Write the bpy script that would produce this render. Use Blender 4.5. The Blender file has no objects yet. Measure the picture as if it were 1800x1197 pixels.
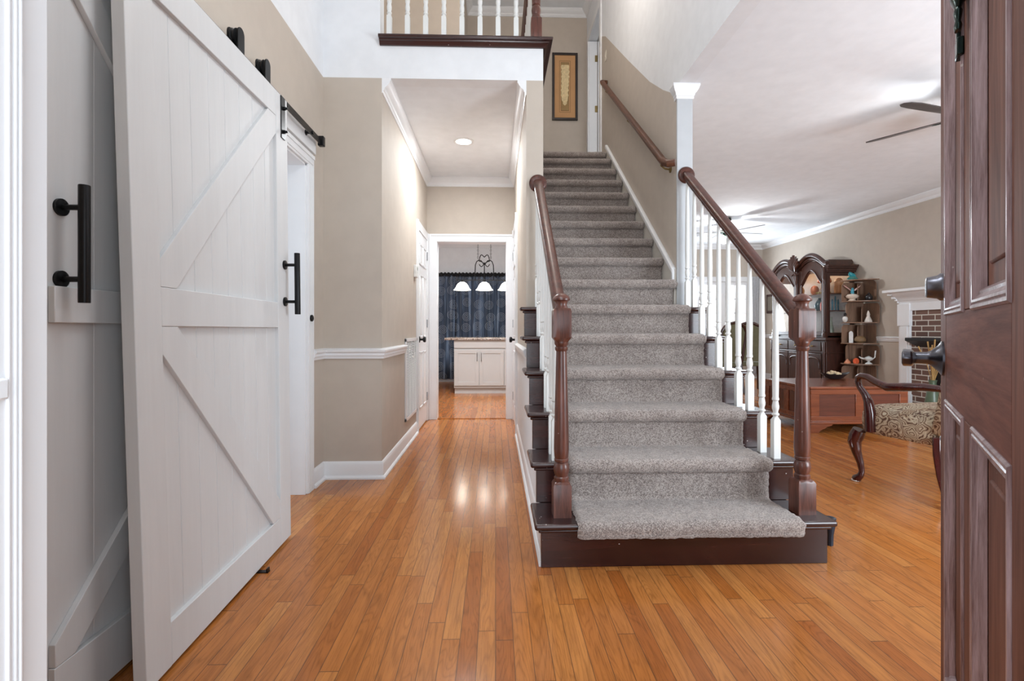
import bpy, bmesh, math, random
from math import pi, sin, cos, radians, sqrt, atan2
from mathutils import Vector, Matrix, noise

random.seed(11)
S = bpy.context.scene
COL = S.collection

# ------------------------------------------------------------------ camera, world, lights, exposure
YAW = math.atan(29 / 880)
cam_d = bpy.data.cameras.new('camera')
cam = bpy.data.objects.new('camera', cam_d)
COL.objects.link(cam)
cam.location = (0, 0, 1.03)
cam.rotation_euler = (pi / 2, 0, -YAW)
cam_d.sensor_width = 36.0
cam_d.lens = 36 * 880 / 1800
cam_d.shift_y = -19 / 1800
cam_d.clip_start = 0.02
S.camera = cam

S.view_settings.view_transform = 'Standard'
S.view_settings.look = 'None'
S.view_settings.gamma = 1.0
S.view_settings.exposure = 0.1
S.view_settings.use_curve_mapping = False

w = bpy.data.worlds.new('world')
S.world = w
w.use_nodes = True
w.node_tree.nodes['Background'].inputs[0].default_value = (0.90, 0.95, 1.0, 1)
w.node_tree.nodes['Background'].inputs[1].default_value = 0.8


def area(name, loc, target, sx, sy, power, col=(1, 1, 1), spread=None):
    d = bpy.data.lights.new(name, 'AREA')
    d.shape = 'RECTANGLE'
    d.size, d.size_y, d.energy, d.color = sx, sy, power, col
    if spread:
        d.spread = spread
    o = bpy.data.objects.new(name, d)
    COL.objects.link(o)
    o.location = loc
    o.rotation_euler = (Vector(target) - Vector(loc)).to_track_quat('-Z', 'Y').to_euler()
    return o


def point(name, loc, power, col=(1, 1, 1), r=0.05):
    d = bpy.data.lights.new(name, 'POINT')
    d.energy, d.color, d.shadow_soft_size = power, col, r
    o = bpy.data.objects.new(name, d)
    COL.objects.link(o)
    o.location = loc
    return o


DAY = (0.80, 0.905, 1.0)
WARM = (1.0, 0.86, 0.70)
# daylight through the front doorway and the rear dining window, plus added fill lights
area('daylight_doorway', (0.06, -0.75, 1.30), (0.06, 3, 1.1), 1.6, 2.0, 42, DAY)
area('foyer_front_fill', (0.1, 0.50, 4.35), (0.1, 3.0, 1.6), 1.6, 1.4, 12, DAY)  # added fill high inside the front wall, which has no window
area('living_front_fill', (3.7, 0.52, 1.20), (3.7, 6, 1.35), 2.4, 1.5, 178, DAY)  # unseen panel added to brighten the living room; solid wall behind it
area('daylight_dining_rear', (4.8, 10.30, 1.40), (3.6, 6, 2.0), 1.0, 1.2, 60, DAY)
area('kitchen_fill', (-0.3, 6.45, 2.73), (-0.3, 6.9, 0), 0.6, 0.6, 88, (0.97, 0.98, 1.0))  # added emitter under the kitchen ceiling, without a fixture
area('daylight_study', (-2.9, 2.7, 1.5), (-1.2, 2.9, 1.2), 1.6, 1.6, 30, DAY)
# added point fills overhead, with no fixtures
point('foyer_overhead_fill', (0.05, 1.45, 2.95), 40, (0.88, 0.945, 1.0), 0.3)  # evens out the foyer; no chandelier hangs here
point('stairwell_fill', (0.62, 4.2, 4.75), 46, (1.0, 0.91, 0.82), 0.15)  # added to lift the stairwell wall and upper steps
point('upper_hall_fill', (-0.35, 4.9, 5.2), 6, (1.0, 0.90, 0.78), 0.15)  # small unseen fill for the upstairs walls

# ------------------------------------------------------------------ node helpers


class NT:
    def __init__(self, name):
        self.m = bpy.data.materials.new(name)
        self.m.use_nodes = True
        self.t = self.m.node_tree
        self.b = self.t.nodes['Principled BSDF']
        self.out = self.t.nodes['Material Output']
        self._c = None

    def n(self, typ, **kw):
        x = self.t.nodes.new(typ)
        for k, v in kw.items():
            setattr(x, k, v)
        return x

    def l(self, a, b):
        self.t.links.new(a, b)

    def coord(self, scale=(1, 1, 1), rot=(0, 0, 0)):
        if self._c is None:
            self._c = self.n('ShaderNodeTexCoord').outputs['Object']
        mp = self.n('ShaderNodeMapping')
        mp.inputs['Scale'].default_value = scale
        mp.inputs['Rotation'].default_value = rot
        self.l(self._c, mp.inputs['Vector'])
        return mp.outputs['Vector']

    def noise(self, vec, scale=5, detail=4, rough=0.5, dist=0.0):
        x = self.n('ShaderNodeTexNoise')
        x.inputs['Scale'].default_value = scale
        x.inputs['Detail'].default_value = detail
        x.inputs['Roughness'].default_value = rough
        x.inputs['Distortion'].default_value = dist
        self.l(vec, x.inputs['Vector'])
        return x.outputs['Fac']

    def ramp(self, fac, stops):
        r = self.n('ShaderNodeValToRGB')
        e = r.color_ramp.elements
        while len(e) > 1:
            e.remove(e[-1])
        for i, (p, c) in enumerate(stops):
            x = e[0] if i == 0 else e.new(p)
            x.position = p
            x.color = (c[0], c[1], c[2], 1)
        self.l(fac, r.inputs['Fac'])
        return r.outputs['Color']

    def math(self, op, a, b=None, c=None):
        x = self.n('ShaderNodeMath', operation=op)
        for i, v in enumerate((a, b, c)):
            if v is None:
                continue
            if isinstance(v, (int, float)):
                x.inputs[i].default_value = v
            else:
                self.l(v, x.inputs[i])
        return x.outputs[0]

    def mix(self, fac, a, b, mode='MIX'):
        x = self.n('ShaderNodeMix', data_type='RGBA', blend_type=mode)
        for s, v in ((x.inputs['Factor'], fac), (x.inputs[6], a), (x.inputs[7], b)):
            if isinstance(v, (int, float)):
                s.default_value = v
            elif isinstance(v, (tuple, list)):
                s.default_value = (v[0], v[1], v[2], 1)
            else:
                self.l(v, s)
        return x.outputs[2]

    def bump(self, h, strength=0.2, dist=0.01):
        x = self.n('ShaderNodeBump')
        x.inputs['Strength'].default_value = strength
        x.inputs['Distance'].default_value = dist
        self.l(h, x.inputs['Height'])
        self.l(x.outputs['Normal'], self.b.inputs['Normal'])

    def set(self, col=None, rough=None, metal=None, **kw):
        if col is not None:
            if isinstance(col, (tuple, list)):
                self.b.inputs['Base Color'].default_value = (col[0], col[1], col[2], 1)
            else:
                self.l(col, self.b.inputs['Base Color'])
        if rough is not None:
            if isinstance(rough, (int, float)):
                self.b.inputs['Roughness'].default_value = rough
            else:
                self.l(rough, self.b.inputs['Roughness'])
        if metal is not None:
            self.b.inputs['Metallic'].default_value = metal
        for k, v in kw.items():
            self.b.inputs[k].default_value = v
        return self.m


def srgb(r, g, b):
    f = lambda c: (c / 255 / 12.92) if c / 255 <= 0.04045 else ((c / 255 + 0.055) / 1.055) ** 2.4
    return (f(r), f(g), f(b))


def scale_c(c, k):
    return tuple(min(1, x * k) for x in c)


def m_paint(name, col, rough=0.6, bump=0.04, var=0.03, scale=9):
    t = NT(name)
    f = t.noise(t.coord(), scale, 3)
    t.set(t.ramp(f, [(0.3, scale_c(col, 1 - var)), (0.7, scale_c(col, 1 + var))]), rough)
    if bump:
        t.bump(t.noise(t.coord(), 220, 2), bump, 0.002)
    return t.m


def m_plain(name, col, rough=0.5, metal=0.0, var=0.08, scale=30, **kw):
    t = NT(name)
    f = t.noise(t.coord(), scale, 3)
    t.set(t.ramp(f, [(0.3, scale_c(col, 1 - var)), (0.7, scale_c(col, 1 + var))]), rough, metal, **kw)
    return t.m


def m_wood(name, dark, light, axis='z', rough=0.3, scale=1.0, bump=0.06, coat=0.0, streak=1.0, specks=0.0):
    t = NT(name)
    sc = {'x': (2.2, 26, 26), 'y': (26, 2.2, 26), 'z': (26, 26, 2.2)}[axis]
    sc = tuple(v * scale for v in sc)
    f = t.noise(t.coord(sc), 1.0, 6, 0.6, 0.6 * streak)
    g = t.noise(t.coord(tuple(v * 5 for v in sc)), 1.0, 3, 0.7)
    h = t.math('ADD', t.math('MULTIPLY', f, 0.75), t.math('MULTIPLY', g, 0.25))
    c = t.ramp(h, [(0.33, dark), (0.5, tuple((a + b) / 2 for a, b in zip(dark, light))), (0.68, light)])
    if specks:
        v = t.n('ShaderNodeTexVoronoi')
        v.inputs['Scale'].default_value = 34
        t.l(t.coord(), v.inputs['Vector'])
        n2 = t.noise(t.coord(), 9, 2)
        k = t.math('MULTIPLY', t.math('LESS_THAN', v.outputs['Distance'], 0.09), t.math('GREATER_THAN', n2, 0.60))
        c = t.mix(t.math('MULTIPLY', k, specks), c, (0.55, 0.5, 0.48))
    t.set(c, rough)
    t.b.inputs['Coat Weight'].default_value = coat
    t.b.inputs['Coat Roughness'].default_value = 0.12
    if bump:
        t.bump(h, bump, 0.004)
    return t.m


def m_emit(name, col, strength):
    t = NT(name)
    t.set(col, 0.5)
    t.b.inputs['Emission Color'].default_value = (col[0], col[1], col[2], 1)
    t.b.inputs['Emission Strength'].default_value = strength
    return t.m


def m_glass(name, col=(1, 1, 1), rough=0.02):
    t = NT(name)
    g = t.n('ShaderNodeBsdfGlossy')
    g.inputs['Roughness'].default_value = rough
    tr = t.n('ShaderNodeBsdfTransparent')
    tr.inputs['Color'].default_value = (col[0], col[1], col[2], 1)
    mx = t.n('ShaderNodeMixShader')
    mx.inputs[0].default_value = 0.06
    t.l(tr.outputs[0], mx.inputs[1])
    t.l(g.outputs[0], mx.inputs[2])
    t.l(mx.outputs[0], t.out.inputs['Surface'])
    return t.m


def m_oak():
    """strip oak floor laid along Y, 59 mm boards of random lengths"""
    t = NT('oak_strip_floor')
    sep = t.n('ShaderNodeSeparateXYZ')
    t.l(t.coord(), sep.inputs[0])
    x, y = sep.outputs[0], sep.outputs[1]
    bx = t.math('DIVIDE', x, 0.059)
    row = t.math('FLOOR', bx)
    wn = t.n('ShaderNodeTexWhiteNoise', noise_dimensions='1D')
    t.l(row, wn.inputs['W'])
    yy = t.math('ADD', t.math('DIVIDE', y, 0.95), t.math('MULTIPLY', wn.outputs['Value'], 7.3))
    seg = t.math('FLOOR', yy)
    wn2 = t.n('ShaderNodeTexWhiteNoise', noise_dimensions='2D')
    cb = t.n('ShaderNodeCombineXYZ')
    t.l(row, cb.inputs[0])
    t.l(seg, cb.inputs[1])
    t.l(cb.outputs[0], wn2.inputs['Vector'])
    tone = wn2.outputs['Value']
    # grain, offset per board
    cb2 = t.n('ShaderNodeCombineXYZ')
    t.l(t.math('MULTIPLY', x, 34.0), cb2.inputs[0])
    t.l(t.math('ADD', t.math('MULTIPLY', y, 2.6), t.math('MULTIPLY', tone, 40)), cb2.inputs[1])
    t.l(t.math('MULTIPLY', tone, 19.0), cb2.inputs[2])
    g1 = t.noise(cb2.outputs[0], 1.0, 5, 0.6, 1.2)
    cb3 = t.n('ShaderNodeCombineXYZ')
    t.l(t.math('MULTIPLY', x, 210.0), cb3.inputs[0])
    t.l(t.math('MULTIPLY', y, 9.0), cb3.inputs[1])
    t.l(t.math('MULTIPLY', tone, 31.0), cb3.inputs[2])
    g2 = t.noise(cb3.outputs[0], 1.0, 3, 0.6)
    base = t.ramp(tone, [(0.0, srgb(168, 97, 43)), (0.15, srgb(180, 110, 51)), (0.6, srgb(190, 120, 60)), (0.85, srgb(198, 132, 70)), (1.0, srgb(184, 113, 54))])
    c = t.mix(t.math('MULTIPLY', t.math('SUBTRACT', g1, 0.30), 0.9), base, srgb(122, 68, 34))
    cb4 = t.n('ShaderNodeCombineXYZ')
    t.l(t.math('ADD', t.math('MULTIPLY', x, 11.0), t.math('MULTIPLY', tone, 23.0)), cb4.inputs[0])
    t.l(t.math('ADD', t.math('MULTIPLY', y, 1.1), t.math('MULTIPLY', tone, 57.0)), cb4.inputs[1])
    g3 = t.noise(cb4.outputs[0], 1.0, 2, 0.4, 0.5)
    rings = t.math('PINGPONG', t.math('MULTIPLY', g3, 20.0), 0.5)
    ringd = t.math('MULTIPLY', t.math('SUBTRACT', 1.0, t.math('MINIMUM', 1.0, t.math('MULTIPLY', rings, 4.0))), 0.20)
    pores = t.math('MULTIPLY', t.math('GREATER_THAN', g2, 0.56), 0.15)
    fine = t.math('SUBTRACT', 1.0, t.math('ADD', ringd, pores))
    cf = t.n('ShaderNodeCombineColor')
    for i in range(3):
        t.l(fine, cf.inputs[i])
    c = t.mix(1.0, c, cf.outputs[0], 'MULTIPLY')
    # gaps
    dx = t.math('PINGPONG', bx, 0.5)
    dy = t.math('PINGPONG', yy, 0.5)
    gap = t.math('MAXIMUM', t.math('LESS_THAN', dx, 0.022), t.math('LESS_THAN', dy, 0.0018))
    c = t.mix(t.math('MULTIPLY', gap, 0.72), c, (0.07, 0.035, 0.018))
    wv = t.noise(t.coord((1, 0.35, 1)), 4.0, 2)
    t.set(c, t.ramp(wv, [(0.3, (0.16,) * 3), (0.7, (0.26,) * 3)]))
    t.b.inputs['Specular IOR Level'].default_value = 0.2
    t.b.inputs['Coat Weight'].default_value = 0.18
    t.b.inputs['Coat Roughness'].default_value = 0.14
    hh = t.math('ADD', t.math('MULTIPLY', t.math('SUBTRACT', 1.0, gap), 0.6), t.math('ADD', t.math('MULTIPLY', g1, 0.10), t.math('MULTIPLY', t.noise(t.coord((9, 3, 1)), 1.0, 2), 0.5)))
    t.bump(hh, 0.16, 0.003)
    return t.m


def m_carpet():
    t = NT('stair_carpet_pile')
    v = t.n('ShaderNodeTexVoronoi')
    v.inputs['Scale'].default_value = 270
    t.l(t.coord(), v.inputs['Vector'])
    sp = t.n('ShaderNodeSeparateColor')
    t.l(v.outputs['Color'], sp.inputs[0])
    n1 = t.noise(t.coord(), 7, 4, 0.6)
    n2 = t.noise(t.coord(), 300, 2, 0.7)
    f = t.math('ADD', t.math('MULTIPLY', sp.outputs[0], 0.42), t.math('ADD', t.math('MULTIPLY', n1, 0.30), t.math('MULTIPLY', n2, 0.42)))
    c = t.ramp(f, [(0.30, srgb(102, 91, 87)), (0.5, srgb(142, 130, 124)), (0.75, srgb(188, 177, 170))])
    t.set(c, 1.0)
    t.b.inputs['Sheen Weight'].default_value = 0.35
    t.bump(t.math('ADD', t.math('MULTIPLY', n2, 0.7), t.math('MULTIPLY', sp.outputs[0], 0.5)), 0.8, 0.006)
    return t.m


def m_brick():
    t = NT('fireplace_brick')
    b = t.n('ShaderNodeTexBrick')
    mp = t.coord((1, 1, 1), (0, pi / 2, 0))
    sep = t.n('ShaderNodeSeparateXYZ')
    t.l(t._c, sep.inputs[0])
    cb = t.n('ShaderNodeCombineXYZ')
    t.l(t.math('ADD', sep.outputs[1], sep.outputs[0]), cb.inputs[0])
    t.l(sep.outputs[2], cb.inputs[1])
    t.l(cb.outputs[0], b.inputs['Vector'])
    b.inputs['Scale'].default_value = 1.0
    b.inputs['Brick Width'].default_value = 0.20
    b.inputs['Row Height'].default_value = 0.072
    b.inputs['Mortar Size'].default_value = 0.007
    b.inputs['Color1'].default_value = (*srgb(92, 66, 58), 1)
    b.inputs['Color2'].default_value = (*srgb(122, 92, 80), 1)
    b.inputs['Mortar'].default_value = (*srgb(205, 200, 190), 1)
    t.set(b.outputs['Color'], 0.75)
    t.bump(t.math('SUBTRACT', 1.0, b.outputs['Fac']), 0.5, 0.01)
    return t.m


def m_curtain():
    t = NT('circle_patterned_curtain')
    sep = t.n('ShaderNodeSeparateXYZ')
    t.l(t.coord(), sep.inputs[0])
    cb = t.n('ShaderNodeCombineXYZ')
    t.l(sep.outputs[0], cb.inputs[0])
    t.l(sep.outputs[2], cb.inputs[1])
    v = t.n('ShaderNodeTexVoronoi', voronoi_dimensions='2D')
    v.inputs['Scale'].default_value = 4.2
    v.inputs['Randomness'].default_value = 0.35
    t.l(cb.outputs[0], v.inputs['Vector'])
    d = v.outputs['Distance']
    ring = t.math('LESS_THAN', t.math('PINGPONG', t.math('MULTIPLY', d, 9.0), 0.5), 0.13)
    inside = t.math('LESS_THAN', d, 0.40)
    k = t.math('MULTIPLY', ring, inside)
    n = t.noise(t.coord((14, 14, 1.2)), 1.0, 4)
    base = t.ramp(n, [(0.35, srgb(14, 16, 24)), (0.5, srgb(38, 45, 60)), (0.68, srgb(104, 120, 142))])
    c = t.mix(t.math('MULTIPLY', k, 0.8), base, srgb(150, 152, 156))
    t.set(c, 0.6)
    tr = t.n('ShaderNodeBsdfTranslucent')
    t.l(t.mix(0.5, c, srgb(150, 170, 200)), tr.inputs['Color'])
    mx = t.n('ShaderNodeMixShader')
    mx.inputs[0].default_value = 0.13
    t.l(t.b.outputs[0], mx.inputs[1])
    t.l(tr.outputs[0], mx.inputs[2])
    t.l(mx.outputs[0], t.out.inputs['Surface'])
    return t.m


def m_paisley():
    t = NT('paisley_upholstery')
    co = t.coord()
    n1 = t.n('ShaderNodeTexNoise')
    n1.inputs['Scale'].default_value = 9
    t.l(co, n1.inputs['Vector'])
    vv = t.n('ShaderNodeVectorMath', operation='MULTIPLY_ADD')
    t.l(n1.outputs['Color'], vv.inputs[0])
    vv.inputs[1].default_value = (0.16, 0.16, 0.16)
    t.l(co, vv.inputs[2])
    v = t.n('ShaderNodeTexVoronoi')
    v.inputs['Scale'].default_value = 12.5
    t.l(vv.outputs[0], v.inputs['Vector'])
    rings = t.math('PINGPONG', t.math('MULTIPLY', v.outputs['Distance'], 5.5), 0.5)
    sp = t.n('ShaderNodeSeparateColor')
    t.l(v.outputs['Color'], sp.inputs[0])
    col = t.ramp(sp.outputs[0], [(0.0, srgb(186, 168, 142)), (0.35, srgb(168, 138, 110)), (0.6, srgb(196, 182, 156)), (1.0, srgb(150, 120, 100))])
    c = t.mix(t.math('LESS_THAN', rings, 0.14), col, srgb(104, 76, 62))
    c = t.mix(t.math('GREATER_THAN', rings, 0.42), c, srgb(214, 203, 180))
    t.set(c, 0.85)
    t.bump(t.noise(co, 400, 2), 0.15, 0.002)
    return t.m


def m_granite():
    t = NT('speckled_granite')
    v = t.n('ShaderNodeTexVoronoi')
    v.inputs['Scale'].default_value = 55
    t.l(t.coord(), v.inputs['Vector'])
    sp = t.n('ShaderNodeSeparateColor')
    t.l(v.outputs['Color'], sp.inputs[0])
    t.set(t.ramp(sp.outputs[0], [(0.0, srgb(88, 74, 66)), (0.4, srgb(168, 152, 140)), (0.7, srgb(196, 186, 176)), (1.0, srgb(120, 100, 92))]), 0.2)
    return t.m


M = {}
M['beige'] = m_paint('beige_wall_paint', srgb(190, 179, 167), 0.75)
M['white_wall'] = m_paint('white_wall_paint', srgb(229, 231, 234), 0.75)
M['ceiling'] = m_paint('ceiling_paint', srgb(232, 235, 239), 0.85)
M['trim'] = m_paint('white_trim_paint', srgb(232, 233, 235), 0.35, 0.02, 0.012)
M['baluster'] = m_paint('white_baluster_enamel', srgb(224, 225, 223), 0.3, 0.03, 0.02)
M['barn'] = m_wood('pale_grey_barn_paint', srgb(203, 204, 205), srgb(210, 211, 212), 'z', 0.55, 0.6, 0.05, 0.0, 0.4)
M['floor'] = m_oak()
M['carpet'] = m_carpet()
M['stair'] = m_wood('dark_mahogany_stain', srgb(34, 15, 13), srgb(60, 28, 24), 'x', 0.26, 0.6, 0.03, 0.2, 1.0, 0.85)
M['newel'] = m_wood('red_brown_stained_oak', srgb(52, 25, 20), srgb(116, 70, 57), 'z', 0.34, 1.6, 0.10, 0.12, 1.0, 0.4)
M['rail'] = m_wood('red_brown_handrail_oak', srgb(48, 22, 17), srgb(98, 54, 42), 'y', 0.36, 1.6, 0.08, 0.08)
M['wallrail'] = m_wood('brown_handrail_stain', srgb(66, 36, 22), srgb(104, 62, 40), 'y', 0.35, 1.2, 0.04)
M['black'] = m_plain('matte_black_metal', srgb(26, 26, 28), 0.35, 0.6, 0.1)
M['bronze'] = m_plain('dark_bronze_metal', srgb(100, 100, 107), 0.30, 0.95, 0.2, 14)
M['verdigris'] = m_plain('green_black_bronze', srgb(40, 54, 50), 0.25, 0.8, 0.3, 20)
M['brass'] = m_plain('aged_brass', srgb(150, 128, 84), 0.35, 0.9)
M['steel'] = m_plain('dull_steel', srgb(160, 162, 165), 0.35, 0.9)
M['door'] = m_wood('weathered_brown_door_paint', srgb(84, 50, 40), srgb(132, 90, 76), 'z', 0.60, 1.3, 0.22, 0.0, 0.8, 0.4)
M['door_rail'] = m_wood('weathered_brown_door_rail', srgb(88, 50, 41), srgb(134, 88, 75), 'x', 0.60, 1.3, 0.22, 0.0, 0.8, 0.4)
for k_ in ('door', 'door_rail'):
    M[k_].node_tree.nodes['Principled BSDF'].inputs['Specular IOR Level'].default_value = 0.2
M['door_mould'] = m_wood('faded_mauve_door_moulding', srgb(92, 62, 58), srgb(182, 160, 164), 'z', 0.30, 2.2, 0.35, 0.2, 1.0, 0.6)
M['cherry'] = m_wood('cherry_wood', srgb(96, 46, 25), srgb(140, 74, 44), 'x', 0.25, 0.8, 0.03, 0.4)
M['cherry_panel'] = m_wood('dark_cherry_panel', srgb(70, 33, 22), srgb(104, 52, 36), 'x', 0.3, 0.8, 0.03, 0.3)
M['china'] = m_wood('dark_walnut_cabinet', srgb(40, 20, 15), srgb(76, 42, 31), 'z', 0.38, 1.0, 0.04, 0.1)
M['etagere'] = m_wood('brown_shelf_veneer', srgb(104, 80, 66), srgb(150, 118, 96), 'z', 0.45, 1.0, 0.04)
M['chair_wood'] = m_wood('glossy_mahogany', srgb(40, 14, 14), srgb(78, 28, 26), 'z', 0.16, 0.8, 0.0, 0.6)
M['paisley'] = m_paisley()
M['brick'] = m_brick()
M['curtain'] = m_curtain()
M['granite'] = m_granite()
M['island'] = m_paint('pale_grey_cabinet_paint', srgb(196, 196, 195), 0.4, 0.02, 0.01)
M['glass'] = m_glass('clear_glass')
M['fan'] = m_wood('dark_fan_blade', srgb(48, 42, 42), srgb(78, 70, 68), 'x', 0.35, 1.0, 0.0)
M['soot'] = m_plain('black_iron', srgb(24, 20, 20), 0.5, 0.3)
M['lampglass'] = m_emit('lit_frosted_glass', (1.0, 0.96, 0.86), 2.2)
M['downlight'] = m_emit('lit_downlight_lens', (1.0, 0.95, 0.84), 9.0)
M['windowglow'] = m_emit('bright_daylit_sheer', (0.96, 0.98, 1.0), 1.25)

# ------------------------------------------------------------------ mesh helpers


class MB:
    def __init__(self):
        self.bm = bmesh.new()

    def _f(self, vs):
        try:
            return self.bm.faces.new(vs)
        except ValueError:
            return None

    def box(self, x0, x1, y0, y1, z0, z1):
        v = [self.bm.verts.new(p) for p in ((x0, y0, z0), (x1, y0, z0), (x1, y1, z0), (x0, y1, z0), (x0, y0, z1), (x1, y0, z1), (x1, y1, z1), (x0, y1, z1))]
        for q in ((3, 2, 1, 0), (4, 5, 6, 7), (0, 1, 5, 4), (1, 2, 6, 5), (2, 3, 7, 6), (3, 0, 4, 7)):
            self._f([v[i] for i in q])
        return self

    def sub_box(self, x0, x1, y0, y1, z0, z1, nx=1, ny=1, nz=1):
        """box with subdivided faces (for warping)"""
        b = bmesh.new()
        bmesh.ops.create_cube(b, size=1)
        n = max(nx, ny, nz)
        if n > 1:
            bmesh.ops.subdivide_edges(b, edges=b.edges[:], cuts=n - 1, use_grid_fill=True)
        mp = {}
        for v in b.verts:
            mp[v] = self.bm.verts.new((x0 + (v.co.x + .5) * (x1 - x0), y0 + (v.co.y + .5) * (y1 - y0), z0 + (v.co.z + .5) * (z1 - z0)))
        for f in b.faces:
            self._f([mp[v] for v in f.verts])
        b.free()
        return self

    def prism(self, pts, vec):
        """polygon (3D points) extruded along vec"""
        a = [self.bm.verts.new(p) for p in pts]
        vec = Vector(vec)
        b = [self.bm.verts.new(Vector(p) + vec) for p in pts]
        n = len(a)
        self._f(a[::-1])
        self._f(b)
        for i in range(n):
            self._f([a[i], a[(i + 1) % n], b[(i + 1) % n], b[i]])
        return self

    def lathe(self, prof, c=(0, 0, 0), seg=24, mat=None, square=None):
        """profile [(r,z)] round Z at c; mat: optional rotation; square: True = 4-sided"""
        c = Vector(c)
        mat = mat or Matrix.Identity(3)
        rings = []
        for r, z in prof:
            if r < 1e-5:
                rings.append([self.bm.verts.new(c + mat @ Vector((0, 0, z)))])
            else:
                rings.append([self.bm.verts.new(c + mat @ Vector((r * cos(2 * pi * i / seg), r * sin(2 * pi * i / seg), z))) for i in range(seg)])
        for a, b in zip(rings, rings[1:]):
            if len(a) == 1 and len(b) == 1:
                continue
            if len(a) == 1:
                for i in range(seg):
                    self._f([a[0], b[(i + 1) % seg], b[i]])
            elif len(b) == 1:
                for i in range(seg):
                    self._f([a[i], a[(i + 1) % seg], b[0]])
            else:
                for i in range(seg):
                    self._f([a[i], a[(i + 1) % seg], b[(i + 1) % seg], b[i]])
        if len(rings[0]) > 1:
            self._f(rings[0][::-1])
        if len(rings[-1]) > 1:
            self._f(rings[-1])
        return self

    def turned(self, prof, c=(0, 0, 0), seg=16):
        """profile [(half_width, z, squareness 0..1)] - a post that passes from square blocks to turned rounds"""
        c = Vector(c)
        rings = []
        for r, z, q in prof:
            ring = []
            for i in range(seg):
                a = 2 * pi * i / seg
                x, y = cos(a), sin(a)
                k = 1 / max(abs(x), abs(y))
                s = r * ((1 - q) + q * k)
                ring.append(self.bm.verts.new(c + Vector((s * x, s * y, z))))
            rings.append(ring)
        for a, b in zip(rings, rings[1:]):
            for i in range(seg):
                self._f([a[i], a[(i + 1) % seg], b[(i + 1) % seg], b[i]])
        self._f(rings[0][::-1])
        self._f(rings[-1])
        return self

    def tube(self, pts, rad, seg=10, closed=False, flat=1.0):
        pts = [Vector(p) for p in pts]
        n = len(pts)
        rads = rad if isinstance(rad, (list, tuple)) else [rad] * n
        rings = []
        ref = None
        for i, p in enumerate(pts):
            if closed:
                t = pts[(i + 1) % n] - pts[i - 1]
            else:
                t = pts[min(i + 1, n - 1)] - pts[max(i - 1, 0)]
            t.normalize()
            if ref is None:
                ref = Vector((0, 0, 1)) if abs(t.z) < 0.9 else Vector((1, 0, 0))
            u = (ref - t * ref.dot(t))
            u.normalize()
            ref = u
            v = t.cross(u)
            rings.append([self.bm.verts.new(p + (u * cos(2 * pi * k / seg) + v * sin(2 * pi * k / seg) * flat) * rads[i]) for k in range(seg)])
        m = n if closed else n - 1
        for i in range(m):
            a, b = rings[i], rings[(i + 1) % n]
            for k in range(seg):
                self._f([a[k], a[(k + 1) % seg], b[(k + 1) % seg], b[k]])
        if not closed:
            self._f(rings[0][::-1])
            self._f(rings[-1])
        return self

    def rail(self, prof, p0, p1, up=(0, 0, 1)):
        """constant section [(side, up)] from p0 to p1, section kept plumb"""
        p0, p1 = Vector(p0), Vector(p1)
        t = (p1 - p0)
        side = Vector((t.y, -t.x, 0)).normalized()
        z = Vector((0, 0, 1))
        r = [[self.bm.verts.new(p + side * a + z * b) for a, b in prof] for p in (p0, p1)]
        n = len(prof)
        for i in range(n):
            self._f([r[0][i], r[0][(i + 1) % n], r[1][(i + 1) % n], r[1][i]])
        self._f(r[0][::-1])
        self._f(r[1])
        return self

    def mould(self, path, prof, side=1):
        """sweep profile [(out, z)] along a horizontal polyline; out is measured to the left (side=1) or right of travel, mitred"""
        pts = [Vector((p[0], p[1], 0)) for p in path]
        n = len(pts)
        rings = []
        for i, p in enumerate(pts):
            d0 = (pts[i] - pts[i - 1]).normalized() if i > 0 else None
            d1 = (pts[i + 1] - pts[i]).normalized() if i < n - 1 else None
            n0 = Vector((-d0.y, d0.x, 0)) * side if d0 else None
            n1 = Vector((-d1.y, d1.x, 0)) * side if d1 else None
            if n0 is None:
                nn = n1
            elif n1 is None:
                nn = n0
            else:
                nn = (n0 + n1)
                nn = nn / max(1e-6, nn.dot(n0))
            rings.append([self.bm.verts.new(p + nn * o + Vector((0, 0, z))) for o, z in prof])
        k = len(prof)
        for a, b in zip(rings, rings[1:]):
            for i in range(k):
                self._f([a[i], a[(i + 1) % k], b[(i + 1) % k], b[i]])
        self._f(rings[0][::-1])
        self._f(rings[-1])
        return self

    def grid(self, fn, nu, nv, thick=None):
        g = [[self.bm.verts.new(fn(i / nu, j / nv)) for j in range(nv + 1)] for i in range(nu + 1)]
        for i in range(nu):
            for j in range(nv):
                self._f([g[i][j], g[i + 1][j], g[i + 1][j + 1], g[i][j + 1]])
        return self

    def map(self, fn):
        for v in self.bm.verts:
            v.co = fn(v.co)
        return self

    def xf(self, m):
        bmesh.ops.transform(self.bm, matrix=m, verts=self.bm.verts)
        return self

    def build(self, name, mat, parent=None, bevel=0.0, smooth=40, at=None, seg=2):
        """link as ONE mesh object. World coordinates unless the parent is turned (then local to it)"""
        me = bpy.data.meshes.new(name)
        bmesh.ops.recalc_face_normals(self.bm, faces=self.bm.faces)
        off = Vector((0, 0, 0))
        base = None
        if parent is not None:
            if parent.get('_local'):
                off = Vector((0, 0, 0))
            else:
                p, off = parent, Vector((0, 0, 0))
                while p is not None:
                    off = off + p.location
                    p = p.parent
        elif at is not None:
            off = Vector(at)
        if off.length > 0:
            bmesh.ops.translate(self.bm, vec=-off, verts=self.bm.verts)
        self.bm.to_mesh(me)
        self.bm.free()
        me.materials.append(mat)
        for p in me.polygons:
            p.use_smooth = True
        me.set_sharp_from_angle(angle=radians(smooth))
        o = bpy.data.objects.new(name, me)
        COL.objects.link(o)
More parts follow.
